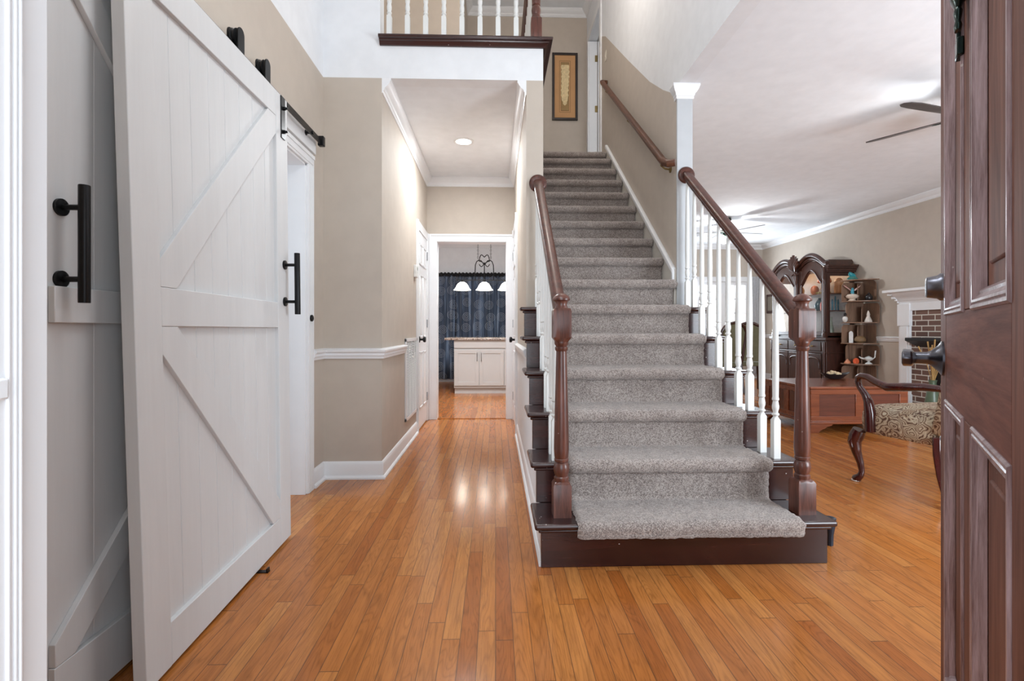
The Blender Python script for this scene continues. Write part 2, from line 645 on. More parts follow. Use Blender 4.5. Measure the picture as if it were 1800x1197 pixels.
        if parent is not None:
            o.parent = parent
            if parent.get('_local'):
                o['_local'] = 1
        elif at is not None:
            o.location = off
        if bevel:
            b = o.modifiers.new('bevel', 'BEVEL')
            b.width = bevel
            b.segments = seg
            b.limit_method = 'ANGLE'
            b.angle_limit = radians(40)
            b.harden_normals = False
        return o


def tag(o, label, cat, group=None, kind=None):
    o['label'] = label
    o['category'] = cat
    if group:
        o['group'] = group
    if kind:
        o['kind'] = kind
    return o


def thing(name, label, cat, loc=(0, 0, 0), rz=0.0, group=None, kind=None, local=False):
    o = bpy.data.objects.new(name, None)
    COL.objects.link(o)
    o.empty_display_size = 0.1
    o.location = loc
    o.rotation_euler = (0, 0, rz)
    if local or rz:
        o['_local'] = 1
    return tag(o, label, cat, group, kind)


def struct(name, mb, mat, label, cat, bevel=0.0, smooth=40):
    o = mb.build(name, mat, None, bevel, smooth)
    return tag(o, label, cat, None, 'structure')


def copy_tree(o, parent=None, loc=None, label=None):
    c = o.copy()
    COL.objects.link(c)
    if parent is not None:
        c.parent = parent
    if loc is not None:
        c.location = loc
    if label:
        c['label'] = label
    for ch in list(o.children):
        copy_tree(ch, c)
    return c


# mouldings: (out, z) sections
def crown(z, h=0.10, d=0.065):
    return [(0, z), (d, z), (d, z - 0.014), (d * .90, z - 0.022), (d * .82, z - h * .34), (d * .58, z - h * .52), (d * .34, z - h * .64), (d * .26, z - h * .80), (d * .18, z - h * .82), (d * .18, z - h * .93), (0.006, z - h), (0, z - h)]


BASE = [(0, 0), (0.028, 0), (0.028, 0.012), (0.020, 0.022), (0.014, 0.024), (0.014, 0.098), (0.010, 0.110), (0.004, 0.118), (0, 0.120)]


def chair(z=0.83):
    return [(0, z), (0.012, z), (0.016, z + 0.018), (0.022, z + 0.022), (0.022, z + 0.038), (0.032, z + 0.048), (0.034, z + 0.060), (0.022, z + 0.066), (0.010, z + 0.070), (0, z + 0.072)]


# ------------------------------------------------------------------ room shell
ZC = 2.775      # hall ceiling, paint line
ZT = 5.69       # upper ceiling
ZL = 2.83       # living ceiling
XW = -1.19      # wall with the barn doors
XL, XR = -0.788, 0.216   # hall walls
YB = 3.50       # wall around the hall opening
YK = 5.78       # hall end wall
XS = 1.337      # stair right wall
YS = 3.66       # its near end

struct('floor', MB().box(-3.2, 6.2, -0.9, 10.7, -0.12, 0), M['floor'], 'honey oak strip floor running through hall, foyer and living room', 'floor')

# left wall with the barn doorway (opening Y 1.75..3.18, up to 2.07)
mb = MB()
mb.box(XW - .12, XW, 0.30, 1.75, 0, ZC)
mb.box(XW - .12, XW, 3.18, YB + .12, 0, ZC)
mb.box(XW - .12, XW, 1.75, 3.18, 2.07, ZC)
struct('wall_left', mb, M['beige'], 'beige foyer wall behind the barn doors', 'wall')
struct('wall_left_upper', MB().box(XW - .12, XW, 0.30, YB + .12, ZC, ZT), M['white_wall'], 'white upper part of the foyer wall above the barn doors', 'wall')
struct('wall_back', MB().box(XW - .0, XL, YB, YB + .12, 0, ZC), M['beige'], 'narrow beige wall facing the door, left of the hall', 'wall')
mb = MB()
mb.box(XW, -0.80, YB, YB + .12, ZC, ZT)
mb.box(-0.80, 0.334, YB, YB + .12, ZC, 3.012)
struct('wall_back_upper', mb, M['white_wall'], 'white wall and floor band under the upstairs balcony', 'wall')
struct('wall_hall_left', MB().box(XL - .12, XL, YB + .12, YK, 0, ZC + .02), M['beige'], 'beige left wall of the hall', 'wall')
struct('wall_hall_right', MB().box(XR, 0.334, YB, YK, 0, ZC), M['beige'], 'beige wall between the hall and the staircase', 'wall')
mb = MB()
mb.box(-2.4, -0.673, YK, YK + .12, 0, ZC)
mb.box(0.125, 0.334, YK, YK + .12, 0, ZC)
mb.box(0.334, 1.33, YK, YK + .12, 0, 2.40)
mb.box(-0.673, 0.125, YK, YK + .12, 2.04, ZC)
struct('wall_hall_end', mb, M['beige'], 'beige wall around the kitchen doorway at the end of the hall', 'wall')
struct('ceiling_hall', MB().box(XL - .12, 0.334, YB + .12, YK, ZC, 2.99), M['ceiling'], 'white hall ceiling under the balcony', 'ceiling')

# upper floor
struct('floor_upper', MB().box(-1.3, 0.334, YB + .12, 7.40, 2.99, 3.045), M['trim'], 'upstairs hall floor', 'floor')
struct('floor_landing', MB().box(0.334, XS + .9, 5.98, 7.40, 2.97, 3.120), M['trim'], 'upstairs landing floor', 'floor')
struct('ceiling_upper', MB().box(-1.4, 2.4, 0.30, 7.5, ZT, ZT + .1), M['ceiling'], 'high white ceiling over foyer and upstairs hall', 'ceiling')
struct('wall_upper_back', MB().box(-0.45, XS + .9, 7.29, 7.41, 3.0, ZT), M['beige'], 'beige upstairs wall with the framed picture', 'wall')
struct('wall_upper_left', MB().box(-1.4, -0.41, 6.0, 7.41, 3.0, ZT), M['beige'], 'beige upstairs wall behind the balcony balusters', 'wall')
struct('wall_upper_side', MB().box(-1.42, -1.30, YB + .12, 6.0, 3.0, ZT), M['beige'], 'beige side wall of the upstairs hall', 'wall')

# stair wall (right): beige below the sloping paint line, white above; living side too
mb = MB()
mb.prism([(XS, YS, 0), (XS, 7.29, 0), (XS, 7.29, 3.10), (XS, 6.26, 3.10), (XS, 6.26, 4.72), (XS, 6.05, 4.60), (XS, 5.0, 3.74), (XS, 4.3, 3.18), (XS, 3.95, 2.94), (XS, 3.78, 2.84), (XS, YS, 2.79)], (0.115, 0, 0))
struct('wall_stair', mb, M['beige'], 'beige stairwell wall with the brown handrail', 'wall')
mb = MB()
mb.prism([(XS, YS, 2.79), (XS, 3.78, 2.84), (XS, 3.95, 2.94), (XS, 4.3, 3.18), (XS, 5.0, 3.74), (XS, 6.05, 4.60), (XS, 6.26, 4.72), (XS, 6.26, ZT), (XS, YS, ZT)], (0.115, 0, 0))
mb.box(XS, XS + .115, 0.46, YS, ZL, ZT)
mb.box(XS, XS + .115, 6.26, 7.29, 5.16, ZT)
struct('wall_stair_upper', mb, M['white_wall'], 'white upper stairwell wall above the sloping paint line', 'wall')
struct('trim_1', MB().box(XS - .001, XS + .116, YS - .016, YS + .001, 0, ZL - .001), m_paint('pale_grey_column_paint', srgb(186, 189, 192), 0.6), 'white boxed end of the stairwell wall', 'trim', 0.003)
struct('wall_living_left', MB().box(XS + .03, XS + .115, 7.29, 10.5, 0, ZL), M['beige'], 'beige living room wall beyond the stairs', 'wall')

# living / dining room
struct('ceiling_living', MB().box(XS + .115, 5.9, 0.40, 10.6, ZL, ZL + .12), M['ceiling'], 'white living room ceiling with the two fans', 'ceiling')
struct('wall_right', MB().box(5.68, 5.80, 0.40, 10.6, 0, ZL), M['beige'], 'long beige right wall of the living room', 'wall')
mb = MB()
mb.box(XS + .03, 4.26, 10.47, 10.59, 0, ZL)
mb.box(5.38, 5.80, 10.47, 10.59, 0, ZL)
mb.box(4.26, 5.38, 10.47, 10.59, 0, 0.72)
mb.box(4.26, 5.38, 10.47, 10.59, 2.05, ZL)
struct('wall_far', mb, M['beige'], 'beige far wall of the dining area around the window', 'wall')
# front wall: doorway opening, otherwise solid
mb = MB()
mb.box(-1.31, -0.43, 0.31, 0.46, 0, ZT)
mb.box(0.545, XS + .12, 0.31, 0.46, 0, ZT)
mb.box(-0.43, 0.545, 0.31, 0.46, 2.09, ZT)
mb.box(XS + .12, 5.80, 0.31, 0.46, 0, ZL)
struct('wall_front', mb, M['beige'], 'front wall around the entrance door', 'wall')

# front door jamb (left): inner rabbet and stop with beads
mb = MB()
mb.box(-0.43, -0.402, 0.425, 0.463, 0.0, 2.06)
mb.box(-0.43, -0.388, 0.31, 0.425, 0.0, 2.06)
for yy, r in ((0.4215, .0016), (0.4175, .0014), (0.4110, .002)):
    mb.box(-0.390, -0.388 + r, yy - .0012, yy + .0012, 0.0, 2.06)
struct('trim_2', mb, M['trim'], 'white left jamb of the entrance door', 'trim', 0.0008)
s = thing('strike_plate', 'white painted strike plate on the left entrance jamb', 'strike plate', (-0.388, 0.405, 0.985))
MB().box(-0.390, -0.3835, 0.395, 0.4085, 0.975, 0.992).build('plate', M['trim'], s, 0.002)
mb = MB()
mb.box(0.517, 0.545, 0.31, 0.458, 0.0, 2.06)
mb.box(-0.43, 0.545, 0.31, 0.458, 2.06, 2.09)
struct('trim_3', mb, M['trim'], 'white head and hinge jamb of the entrance door', 'trim')

# ---- trims
mb = MB()
mb.mould([(XL, YB), (XL, YK), (XR, YK), (XR, YB)], crown(ZC, .10, .062), -1)
struct('trim_4', mb, M['trim'], 'white crown moulding around the hall ceiling', 'trim', 0, 25)
mb = MB()
mb.mould([(XS + .115, YS + .5), (XS + .115, YS - .016), (XS, YS - .016), (XS, YS + .03)], crown(ZL - .001, .10, .042), 1)
struct('trim_5', mb, M['trim'], 'white crown return capping the stairwell wall end', 'trim', 0, 25)
mb = MB()
mb.mould([(5.68, 0.5), (5.68, 10.47), (XS + .115, 10.47)], crown(ZL, .10, .08), 1)
struct('trim_6', mb, M['trim'], 'white crown moulding along the living room walls', 'trim', 0, 25)
mb = MB()
mb.mould([(-0.41, 6.1), (-0.41, 7.29), (XS, 7.29), (XS, 6.3)], crown(ZT, .10, .08), -1)
struct('trim_7', mb, M['trim'], 'white crown moulding of the upstairs hall', 'trim', 0, 25)
mb = MB()
mb.mould([(XW, 3.285), (XW, YB), (XL, YB), (XL, 5.0)], BASE, -1)
struct('baseboard_left', mb, M['trim'], 'white baseboard turning from the barn door wall into the hall', 'baseboard', 0, 25)
mb = MB()
mb.mould([(XR, 4.86), (XR, 2.17)], BASE, -1)
struct('baseboard_right', mb, M['trim'], 'white baseboard along the hall side of the stairs', 'baseboard', 0, 25)
mb = MB()
mb.mould([(XW, 3.285), (XW, YB), (XL, YB), (XL, 4.35)], chair(), -1)
struct('trim_8', mb, M['trim'], 'white chair rail left of the hall', 'trim', 0, 25)
mb = MB()
mb.mould([(XR, 4.86), (XR, 3.30)], chair(), -1)
struct('trim_9', mb, M['trim'], 'white chair rail on the right hall wall', 'trim', 0, 25)
mb = MB()
mb.mould([(5.68, 6.74), (5.68, 10.47), (5.40, 10.47)], chair(0.86), 1)
mb.mould([(4.22, 10.47), (XS + .115, 10.47)], chair(0.86), 1)
struct('trim_10', mb, M['trim'], 'white chair rail along the living room walls', 'trim', 0, 25)
mb = MB()
mb.mould([(5.68, 6.74), (5.68, 10.47), (XS + .115, 10.47)], BASE, 1)
struct('baseboard_far', mb, M['trim'], 'white baseboard along the living room walls', 'baseboard', 0, 25)

# barn doorway casing, fluted, with jamb
mb = MB()
mb.box(XW, XW + .016, 3.18, 3.285, 0, 2.15)
for k in range(5):
    y = 3.194 + k * .0175
    mb.box(XW + .012, XW + .021, y - .0058, y + .0058, 0, 2.07)
mb.box(XW, XW + .016, 1.70, 3.18, 2.07, 2.15)
mb.box(XW + .012, XW + .020, 1.70, 3.26, 2.085, 2.10)
mb.box(XW + .012, XW + .022, 1.70, 3.285, 2.125, 2.15)
mb.box(XW - .14, XW + .004, 3.162, 3.182, 0, 2.07)
mb.box(XW - .14, XW + .004, 1.75, 3.18, 2.056, 2.07)
struct('trim_11', mb, M['trim'], 'white fluted casing right of the barn doors', 'trim', 0.0015)
struct('trim_12', MB().box(XW, XW + .019, 0.6, 3.31, 2.170, 2.262), M['trim'], 'white header board carrying the barn door track', 'trim', 0.002)
# side room seen through the gap
mb = MB()
mb.box(-3.2, -3.1, 1.0, 4.2, 0, 2.5)
mb.box(-3.1, XW - .12, 4.1, 4.2, 0, 2.5)
mb.box(-3.1, XW - .12, 1.0, 1.1, 0, 2.5)
struct('wall_side_room', mb, M['white_wall'], 'white walls of the side room behind the barn doors', 'wall')
struct('ceiling_side_room', MB().box(-3.2, XW - .12, 1.0, 4.2, 2.5, 2.6), M['ceiling'], 'white ceiling of the side room', 'ceiling')

# kitchen
struct('wall_kitchen_far', MB().box(-2.4, 1.45, 9.95, 10.05, 0, 2.75), M['white_wall'], 'pale kitchen wall behind the curtains', 'wall')
mb = MB()
mb.box(-2.5, -2.4, 5.78, 10.05, 0, 2.75)
mb.box(1.33, 1.45, 7.4, 10.05, 0, 2.75)
mb.box(1.33, 1.38, 5.78, 7.4, 0, 2.75)
struct('wall_kitchen_side', mb, M['white_wall'], 'pale side walls of the kitchen', 'wall')
struct('ceiling_kitchen', MB().box(-2.5, 1.45, 5.90, 10.05, 2.75, 2.80), M['ceiling'], 'white kitchen ceiling', 'ceiling')
mb = MB()
mb.mould([(-2.4, 9.95), (1.33, 9.95)], crown(2.75, .10, .08), -1)
struct('trim_13', mb, M['trim'], 'white crown moulding of the kitchen', 'trim', 0, 25)
mb = MB()
mb.mould([(-2.4, 9.95), (1.33, 9.95)], BASE, -1)
struct('baseboard_kitchen', mb, M['trim'], 'white baseboard under the kitchen curtains', 'baseboard', 0, 25)
# kitchen doorway casing
def casing_profile(mb, x0, x1, z1, y, wc=.088, d=.018):
    for a, b in ((x0 - wc, x0), (x1, x1 + wc)):
        mb.box(a, b, y - d, y, 0, z1 + wc)
        o = a + .0008 if a < x0 else b - .0228
        mb.box(o, o + .022, y - d - .008, y - d + .002, 0, z1 + wc - .001)
    mb.box(x0, x1, y - d + .001, y, z1, z1 + wc)
    mb.box(x0 - wc + .023, x1 + wc - .023, y - d - .0075, y - d + .002, z1 + wc - .022, z1 + wc)


mb = MB()
casing_profile(mb, -0.673, 0.125, 2.04, YK)
mb.box(-0.690, -0.668, YK - .004, YK + .124, 0, 2.045)
mb.box(0.120, 0.142, YK - .004, YK + .124, 0, 2.045)
mb.box(-0.690, 0.142, YK - .004, YK + .124, 2.035, 2.055)
struct('trim_14', mb, M['trim'], 'white casing of the kitchen doorway', 'trim', 0.002)
struct('trim_15', MB().box(-0.67, 0.122, YK + .01, YK + .10, 0, 0.008), M['floor'], 'oak threshold strip in the kitchen doorway', 'trim', 0.002)


# ------------------------------------------------------------------ panel doors in the hall (structure)
def panel_door(name, X, y0, y1, face, label, knob_y, hinge_y, z1=2.04):
    """door in a wall X = const; face = +1 when its visible side looks to +X"""
    r = thing(name, label, 'door', (X, (y0 + y1) / 2, 0), kind='structure')
    e = face
    mb = MB()
    mb.box(min(X, X + .010 * e), max(X, X + .010 * e), y0, y1, 0.012, z1)
    mb.build('door_slab', M['trim'], r, 0.002)
    mb = MB()
    L = y1 - y0
    for a, b in ((.12, .46), (.54, .88)):
        for c, d in ((.22, .80), (.95, 1.60), (1.70, 1.92)):
            ya, yb = y0 + a * L, y0 + b * L
            w_ = .014
            for q in ((ya, yb, c, c + w_), (ya, yb, d - w_, d), (ya, ya + w_, c, d), (yb - w_, yb, c, d)):
                mb.box(min(X + .008 * e, X + .017 * e), max(X + .008 * e, X + .017 * e), *q)
            mb.box(min(X + .008 * e, X + .013 * e), max(X + .008 * e, X + .013 * e), ya + .035, yb - .035, c + .035, d - .035)
    mb.build('panel_moulding', M['trim'], r, 0.003)
    mb = MB()
    for ya, yb in ((y0 - .08, y0), (y1, min(y1 + .08, YK - .02))):
        mb.box(min(X, X + .018 * e), max(X, X + .018 * e), ya, yb, 0, z1 + .09)
        mb.box(min(X, X + .026 * e), max(X, X + .026 * e), (ya + .0008) if ya < y0 else yb - .02, (ya + .02) if ya < y0 else yb - .0008, 0, z1 + .089)
    mb.box(min(X, X + .018 * e), max(X, X + .018 * e), y0, y1, z1, z1 + .09)
    mb.build('casing', M['trim'], r, 0.002)
    for z in (.28, 1.10, 1.86):
        MB().box(min(X + .008 * e, X + .022 * e), max(X + .008 * e, X + .022 * e), hinge_y - .016, hinge_y + .016, z - .045, z + .045).build('hinge', M['steel'], r, 0.002)
    rot = Matrix.Rotation(pi / 2 * e, 3, 'Y')
    k = MB().lathe([(0.032, 0), (0.032, .005), (0.024, .009), (0.011, .012), (0.011, .036), (0.026, .042), (0.030, .054), (0.026, .066), (0.0, .070)], (X + .010 * e, knob_y, .93), 18, rot)
    k.build('door_knob', M['black'], r)
    return r


panel_door('door_1', XL, 5.08, 5.70, 1, 'white panel door on the left side of the hall with black knob', 5.14, 5.695)
panel_door('door_2', XR, 4.94, 5.70, -1, 'white panel door on the right side of the hall', 5.02, 5.695, 2.08)

# upstairs doorway right of the picture: casing and a door standing open into the room
mb = MB()
mb.box(XS - .018, XS + .002, 6.26, 6.34, 3.12, 5.24)
mb.box(XS - .018, XS + .002, 7.12, 7.20, 3.12, 5.24)
mb.box(XS - .018, XS + .002, 6.34, 7.12, 5.15, 5.24)
mb.box(XS, XS + .118, 6.30, 6.345, 3.12, 5.15)
mb.box(XS, XS + .118, 7.11, 7.15, 3.12, 5.15)
struct('trim_16', mb, M['trim'], 'white casing of the upstairs doorway', 'trim', 0.002)
struct('wall_upper_room', MB().box(XS + .95, XS + 1.05, 6.0, 7.41, 3.0, 5.7), M['white_wall'], 'wall of the room beyond the upstairs doorway', 'wall')
d3 = thing('door_3', 'white upstairs door with brass hinges beside the picture', 'door', (XS + .12, 7.10, 3.12), kind='structure')
MB().box(XS + .122, XS + .85, 7.072, 7.107, 3.13, 5.13).build('door_slab', M['trim'], d3, 0.002)
for z in (3.45, 4.18, 4.90):
    MB().box(XS + .082, XS + .119, 7.098, 7.1095, z - .045, z + .045).build('hinge', M['brass'], d3, 0.002)
mb = MB()
casing_profile(mb, -0.04, 0.42, 5.20 - 3.06, 7.29)
mb.xf(Matrix.Translation((0, 0, 3.06)))
struct('trim_17', mb, M['trim'], 'white door casing behind the balcony balusters', 'trim')
d4 = thing('door_4', 'white upstairs door behind the balcony balusters', 'door', (0.19, 7.28, 3.06), kind='structure')
MB().box(-0.04, 0.42, 7.276, 7.292, 3.06, 5.20).build('door_slab', M['trim'], d4)

# ------------------------------------------------------------------ staircase
RUN, RISE = 0.254, 0.198
Y1 = 2.16                       # face of the first riser
ztop = lambda k: 0.195 + RISE * (k - 1) if k < 16 else 3.135
yr = lambda k: Y1 + RUN * (k - 1)
sx0, sx1 = 0.197, 1.463         # open part
stair = thing('staircase', 'straight staircase with dark mahogany treads and risers, open on both sides at the bottom', 'staircase', (0.83, Y1, 0))
for k in range(1, 7):
    x1 = sx1 if k < 7 else XS
    MB().box(sx0, x1, yr(k), yr(k) + .02, ztop(k - 1) if k > 1 else 0, ztop(k) - .026).build('riser', M['stair'], stair, 0.002)
    mb = MB()
    y_end = yr(k + 1)
    if k < 6:
        mb.box(0.168, 1.492, yr(k) - .03, y_end + .003, ztop(k) - .026, ztop(k))
    else:
        mb.prism([(0.168, yr(k) - .03, ztop(k) - .026), (1.492, yr(k) - .03, ztop(k) - .026), (1.492, YS - .018, ztop(k) - .026), (XS - .003, YS - .018, ztop(k) - .026), (XS - .003, y_end, ztop(k) - .026), (0.336, y_end, ztop(k) - .026), (0.336, YB - .003, ztop(k) - .026), (0.168, YB - .003, ztop(k) - .026)], (0, 0, .026))
    t_ = mb.build('tread', M['stair'], stair, 0.010, 40, None, 3)
    MB().box(sx0 - .012, sx1 + .012, yr(k) - .013, yr(k) - .0005, ztop(k) - .042, ztop(k) - .0265).build('cove_moulding', M['stair'], t_, 0.006)
mb = MB()
for k in range(7, 17):
    mb.box(0.337, XS - .016, yr(k), (yr(k + 1) if k < 16 else 5.98), ztop(k) - .25, ztop(k) - .002)
mb.build('upper_flight', M['stair'], stair, 0)
mb = MB()
for k in range(1, 7):
    mb.box(sx0 + .022, sx1 - .022, yr(k) + .021, yr(k + 1) + (.021 if k < 6 else 0), 0.002 if k < 3 else ztop(k - 2), ztop(k) - .027)
mb.build('carcass', M['stair'], stair, 0)
# white skirt with cap following the wall up the right side
cap = [(YS + .006, 1.383 - .0), (YS + .006, 1.490), (5.93, 1.490 + (5.93 - YS) * RISE / RUN), (5.93, 3.13)]
pts = [(XS - .014, YS + .006, 1.19), (XS - .014, YS + .006, 1.475), (XS - .014, 5.90, 1.475 + (5.90 - YS) * RISE / RUN * .985), (XS - .014, 5.975, 3.24), (XS - .014, 5.975, 2.9)]
MB().prism(pts, (.0135, 0, 0)).build('skirt_board', m_paint('cream_skirt_paint', srgb(214, 209, 200), 0.5), stair)
mb = MB()
sec = [(-.034, -.030), (0, -.030), (0, .006), (-.010, .012), (-.026, .012), (-.034, .004)]
mb.rail([(a + .014 + .0005, b) for a, b in sec], (XS - .014, YS + .012, 1.480), (XS - .014, 5.93, 1.480 + (5.93 - YS) * RISE / RUN * .985))
mb.box(XS - .030, XS - .0145, YS + .004, YS + .032, 1.385, 1.480)
mb.build('skirt_cap', M['trim'], stair, 0.002)
# side walls below the steps
mb = MB()
mb.prism([(0.218, Y1 + .022, 0), (0.218, YB, 0), (0.218, YB, ztop(6) - .03), (0.218, yr(6), ztop(6) - .22), (0.218, yr(1) + .03, ztop(1) - .045)], (.001, 0, 0))
struct('wall_stair_side_hall', MB().prism([(XR - .003, 2.20, 0), (XR - .003, 4.86, 0), (XR - .003, 4.86, .832), (XR - .003, 3.30, 0.832), (XR - .003, 2.26, 0.02)], (.004, 0, 0)), M['white_wall'], 'pale panel under the stairs on the hall side', 'wall')
mb.bm.free()

# carpet runner: fine grid draped over the steps
prof = [(Y1 - .045, 0.138), (Y1 - .052, .150)]
for k in range(1, 17):
    zt, yn, yrk = ztop(k), yr(k) - .03, yr(k)
    if k > 1:
        prof += [(yrk - .016, ztop(k - 1) + .020), (yrk - .016, zt - .052), (yn - .006, zt - .050)]
    prof += [(yn - .020, zt - .040), (yn - .027, zt - .018), (yn - .022, zt + .004), (yn - .006, zt + .015), (yn + .02, zt + .017)]
    if k < 16:
        prof += [(yr(k + 1) - .030, zt + .016)]
    else:
        prof += [(6.55, zt + .010)]
fine = []
for (a, b), (c, d) in zip(prof, prof[1:]):
    L = math.hypot(c - a, d - b)
    n = max(1, int(L / .011))
    for i in range(n):
        fine.append((a + (c - a) * i / n, b + (d - b) * i / n))
fine.append(prof[-1])
tot = len(fine)
nx = 88


def carpet_pt(u, v):
    j = int(round(v * (tot - 1)))
    y, z = fine[j]
    a = fine[max(0, j - 1)]
    b = fine[min(tot - 1, j + 1)]
    ty, tz = b[0] - a[0], b[1] - a[1]
    L = math.hypot(ty, tz) or 1
    ny, nz = -tz / L, ty / L
    xa, xb = 0.350, (1.338 if y < 3.66 else XS - .016)
    e = min(u, 1 - u)
    x = xa + (xb - xa) * u
    p = Vector((x * 38, y * 38, z * 38))
    d = noise.noise(p) * .0042 + noise.noise(p * 3.1) * .0030
    if e < .02:
        d -= (1 - e / .02) ** 2 * .012
        x += noise.noise(Vector((u * 9, y * 60, z * 60))) * .005
    return Vector((x, y + ny * d, z + nz * d))


mb = MB().grid(carpet_pt, nx, tot - 1)
rc = mb.build('stair_runner', M['carpet'], None, 0, 80)
tag(rc, 'plush taupe grey carpet runner covering the stairs', 'carpet')

# ------------------------------------------------------------------ balustrades
def baluster(mb, x, y, z0, z1, w=.0165):
    h = z1 - z0
    b = .200
    mb.turned([(w, 0, 1), (w, b - .012, 1), (w * .78, b, .35), (w * .66, b + .006, 0), (w * .66, b + .010, 0), (w * 1.04, b + .014, 0), (w * 1.06, b + .020, 0), (w * .70, b + .025, 0), (w * .72, b + .032, 0), (w * .98, b + .046, 0), (w * 1.0, b + .058, 0), (w * .80, b + .078, 0), (w * .74, b + .084, 0), (w * 1.0, b + .089, 0), (w * 1.0, b + .096, 0), (w * .86, b + .104, 0), (w * .98, b + .24, 0), (w * .80, b + .24 + (h - b - .24) * .6, 0), (w * .58, h, 0)], (x, y, z0))
    return mb


def newel(mb, x, y, z0, h, w=.040):
    mb.turned([(w, 0, 1), (w, .140, 1), (w * .86, .152, .85), (w * .80, .156, 0), (w * .84, .162, 0), (w * .84, .172, 0), (w * .70, .178, 0), (w * .82, .190, 0), (w * .90, .210, 0), (w * .82, .232, 0), (w * .66, .240, 0), (w * .80, .244, 0), (w * .82, .254, 0), (w * .74, .258, 0), (w * .80, .264, 0), (w * .86, .30, 0), (w * .80, .42, 0), (w * .68, .60, 0), (w * .60, .738, 0), (w * .72, .744, 0), (w * .74, .756, 0), (w * .62, .760, 0), (w * .78, .770, 0), (w * .80, .778, 0), (w * .78, .784, .7), (w, .800, 1), (w, .918, 1), (w * .88, .930, 1), (w * .74, .932, 0), (w * .68, .938, 0), (w * .62, .948, 0), (w * .70, .958, 0), (w * .74, .962, 0), (w * .98, .967, 0), (w * 1.0, .974, 0), (w * .82, .986, 0), (w * .45, .996, 0), (w * .1, 1.0, 0)], (x, y, z0), 24)
    return mb


RAILSEC = [(-.020, -.036), (.020, -.036), (.024, -.024), (.020, -.014), (.029, -.006), (.033, .008), (.030, .024), (.018, .034), (-.018, .034), (-.030, .024), (-.033, .008), (-.029, -.006), (-.020, -.014), (-.024, -.024)]
NX_L, NX_R, NY = 0.297, 1.404, 2.248
zrail = lambda y: 1.105 + (y - 2.29) * 0.788


def stair_rail(name, label, nx_, bx, yend, ks):
    t = thing(name, label, 'railing', (nx_, NY, ztop(1)), group='stair railings')
    nw = newel(MB(), nx_, NY, ztop(1), 0.99).build('newel_post', M['newel'], t, 0, 35)
    MB().rail(RAILSEC, (nx_, NY + .03, zrail(NY + .03)), (nx_, yend - .004, zrail(yend - .004))).build('handrail', M['rail'], t, 0, 50)
    ro = MB().lathe([(0.062, 0), (.062, .006), (.054, .014), (.046, .018), (0, .018)], (nx_, yend - .001, zrail(yend) - .005), 28, Matrix.Rotation(pi / 2, 3, 'X'))
    ro.build('rosette', M['rail'], t)
    for k in ks:
        for dy in (.058, .185):
            y = yr(k) - .03 + dy
            if y > yend - .03:
                continue
            baluster(MB(), bx, y, ztop(k), zrail(y) - .030).build('baluster', M['baluster'], t, 0, 35)
    return t


stair_rail('stair_railing', 'left stair railing running from newel up to the wall beside the hall', NX_L, 0.290, YB, range(2, 7))
stair_rail('stair_railing', 'right stair railing with white balusters, open to the living room', NX_R, 1.390, YS - .016, range(2, 7))

# wall handrail
t = thing('wall_handrail', 'brown handrail fixed to the beige stairwell wall', 'handrail', (XS, YS, 2.2))
SEC2 = [(-.020, -.028), (.020, -.028), (.026, -.008), (.026, .012), (.016, .026), (-.016, .026), (-.026, .012), (-.026, -.008)]
hx = XS - .075
hz = lambda y: 2.215 + (y - 3.62) * 0.770
MB().rail(SEC2, (hx, 3.70, hz(3.70)), (hx, 5.88, hz(5.88))).build('rail', M['wallrail'], t, 0, 50)
MB().tube([(hx, 3.74, hz(3.74) - .002), (hx, 3.66, hz(3.68)), (hx + .004, 3.62, hz(3.66)), (XS - .03, 3.60, hz(3.66))], [.026, .028, .029, .027], 12).build('rail_return', M['wallrail'], t)
MB().tube([(hx, 5.87, hz(5.87)), (hx, 5.91, hz(5.90)), (XS - .012, 5.92, hz(5.90))], .026, 12).build('rail_return', M['wallrail'], t)
for y in (3.78, 4.75, 5.70):
    br = MB().tube([(hx, y, hz(y) - .028), (hx, y, hz(y) - .055), (hx + .03, y, hz(y) - .080), (XS - .008, y, hz(y) - .085)], .007, 8)
    br.lathe([(.026, 0), (.026, .006), (.012, .010), (0, .010)], (XS - .0005, y, hz(y) - .085), 14, Matrix.Rotation(-pi / 2, 3, 'Y'))
    br.build('bracket', M['brass'], t)

# upstairs balcony railing
t = thing('balcony_railing', 'upstairs balcony railing with white balusters on a dark wooden nosing', 'railing', (-0.2, 3.46, 3.05))
mb = MB()
NOS = [(0, -.052), (.014, -.052), (.022, -.040), (.030, -.030), (.036, -.028), (.038, -.022), (.060, -.020), (.064, -.010), (.060, 0), (-.10, 0), (-.10, -.004), (0, -.004)]
mb.mould([(-0.80, YB), (0.334, YB), (0.334, 5.93)], [(a, b + 3.05) for a, b in NOS], -1)
mb.build('nosing', M['stair'], t, 0, 25)
bx0 = -0.735
BALX = [-0.735 + .1255 * i for i in range(8)]
def bal_up(x, y):
    b = MB()
    w = .0165
    b.turned([(w, 0, 1), (w, .150, 1), (w * .7, .160, .3), (w * .66, .166, 0), (w, .171, 0), (w, .178, 0), (w * .72, .184, 0), (w * .98, .20, 0), (w, .215, 0), (w * .76, .24, 0), (w * .98, .25, 0), (w, .40, 0), (w * .6, .86, 0)], (x, y, 3.05))
    return b
for x in BALX:
    bal_up(x, 3.495).build('baluster', M['baluster'], t, 0, 35)
for i in range(17):
    bal_up(0.289, 3.66 + .128 * i).build('baluster', M['baluster'], t, 0, 35)
for y in (3.495, 5.88):
    newel(MB(), 0.284, y, 3.05, 1.0, .037).build('newel_post', M['newel'], t, 0, 35)
mb = MB().rail(RAILSEC, (-0.80, 3.495, 3.05 + .87), (0.25, 3.495, 3.05 + .87))
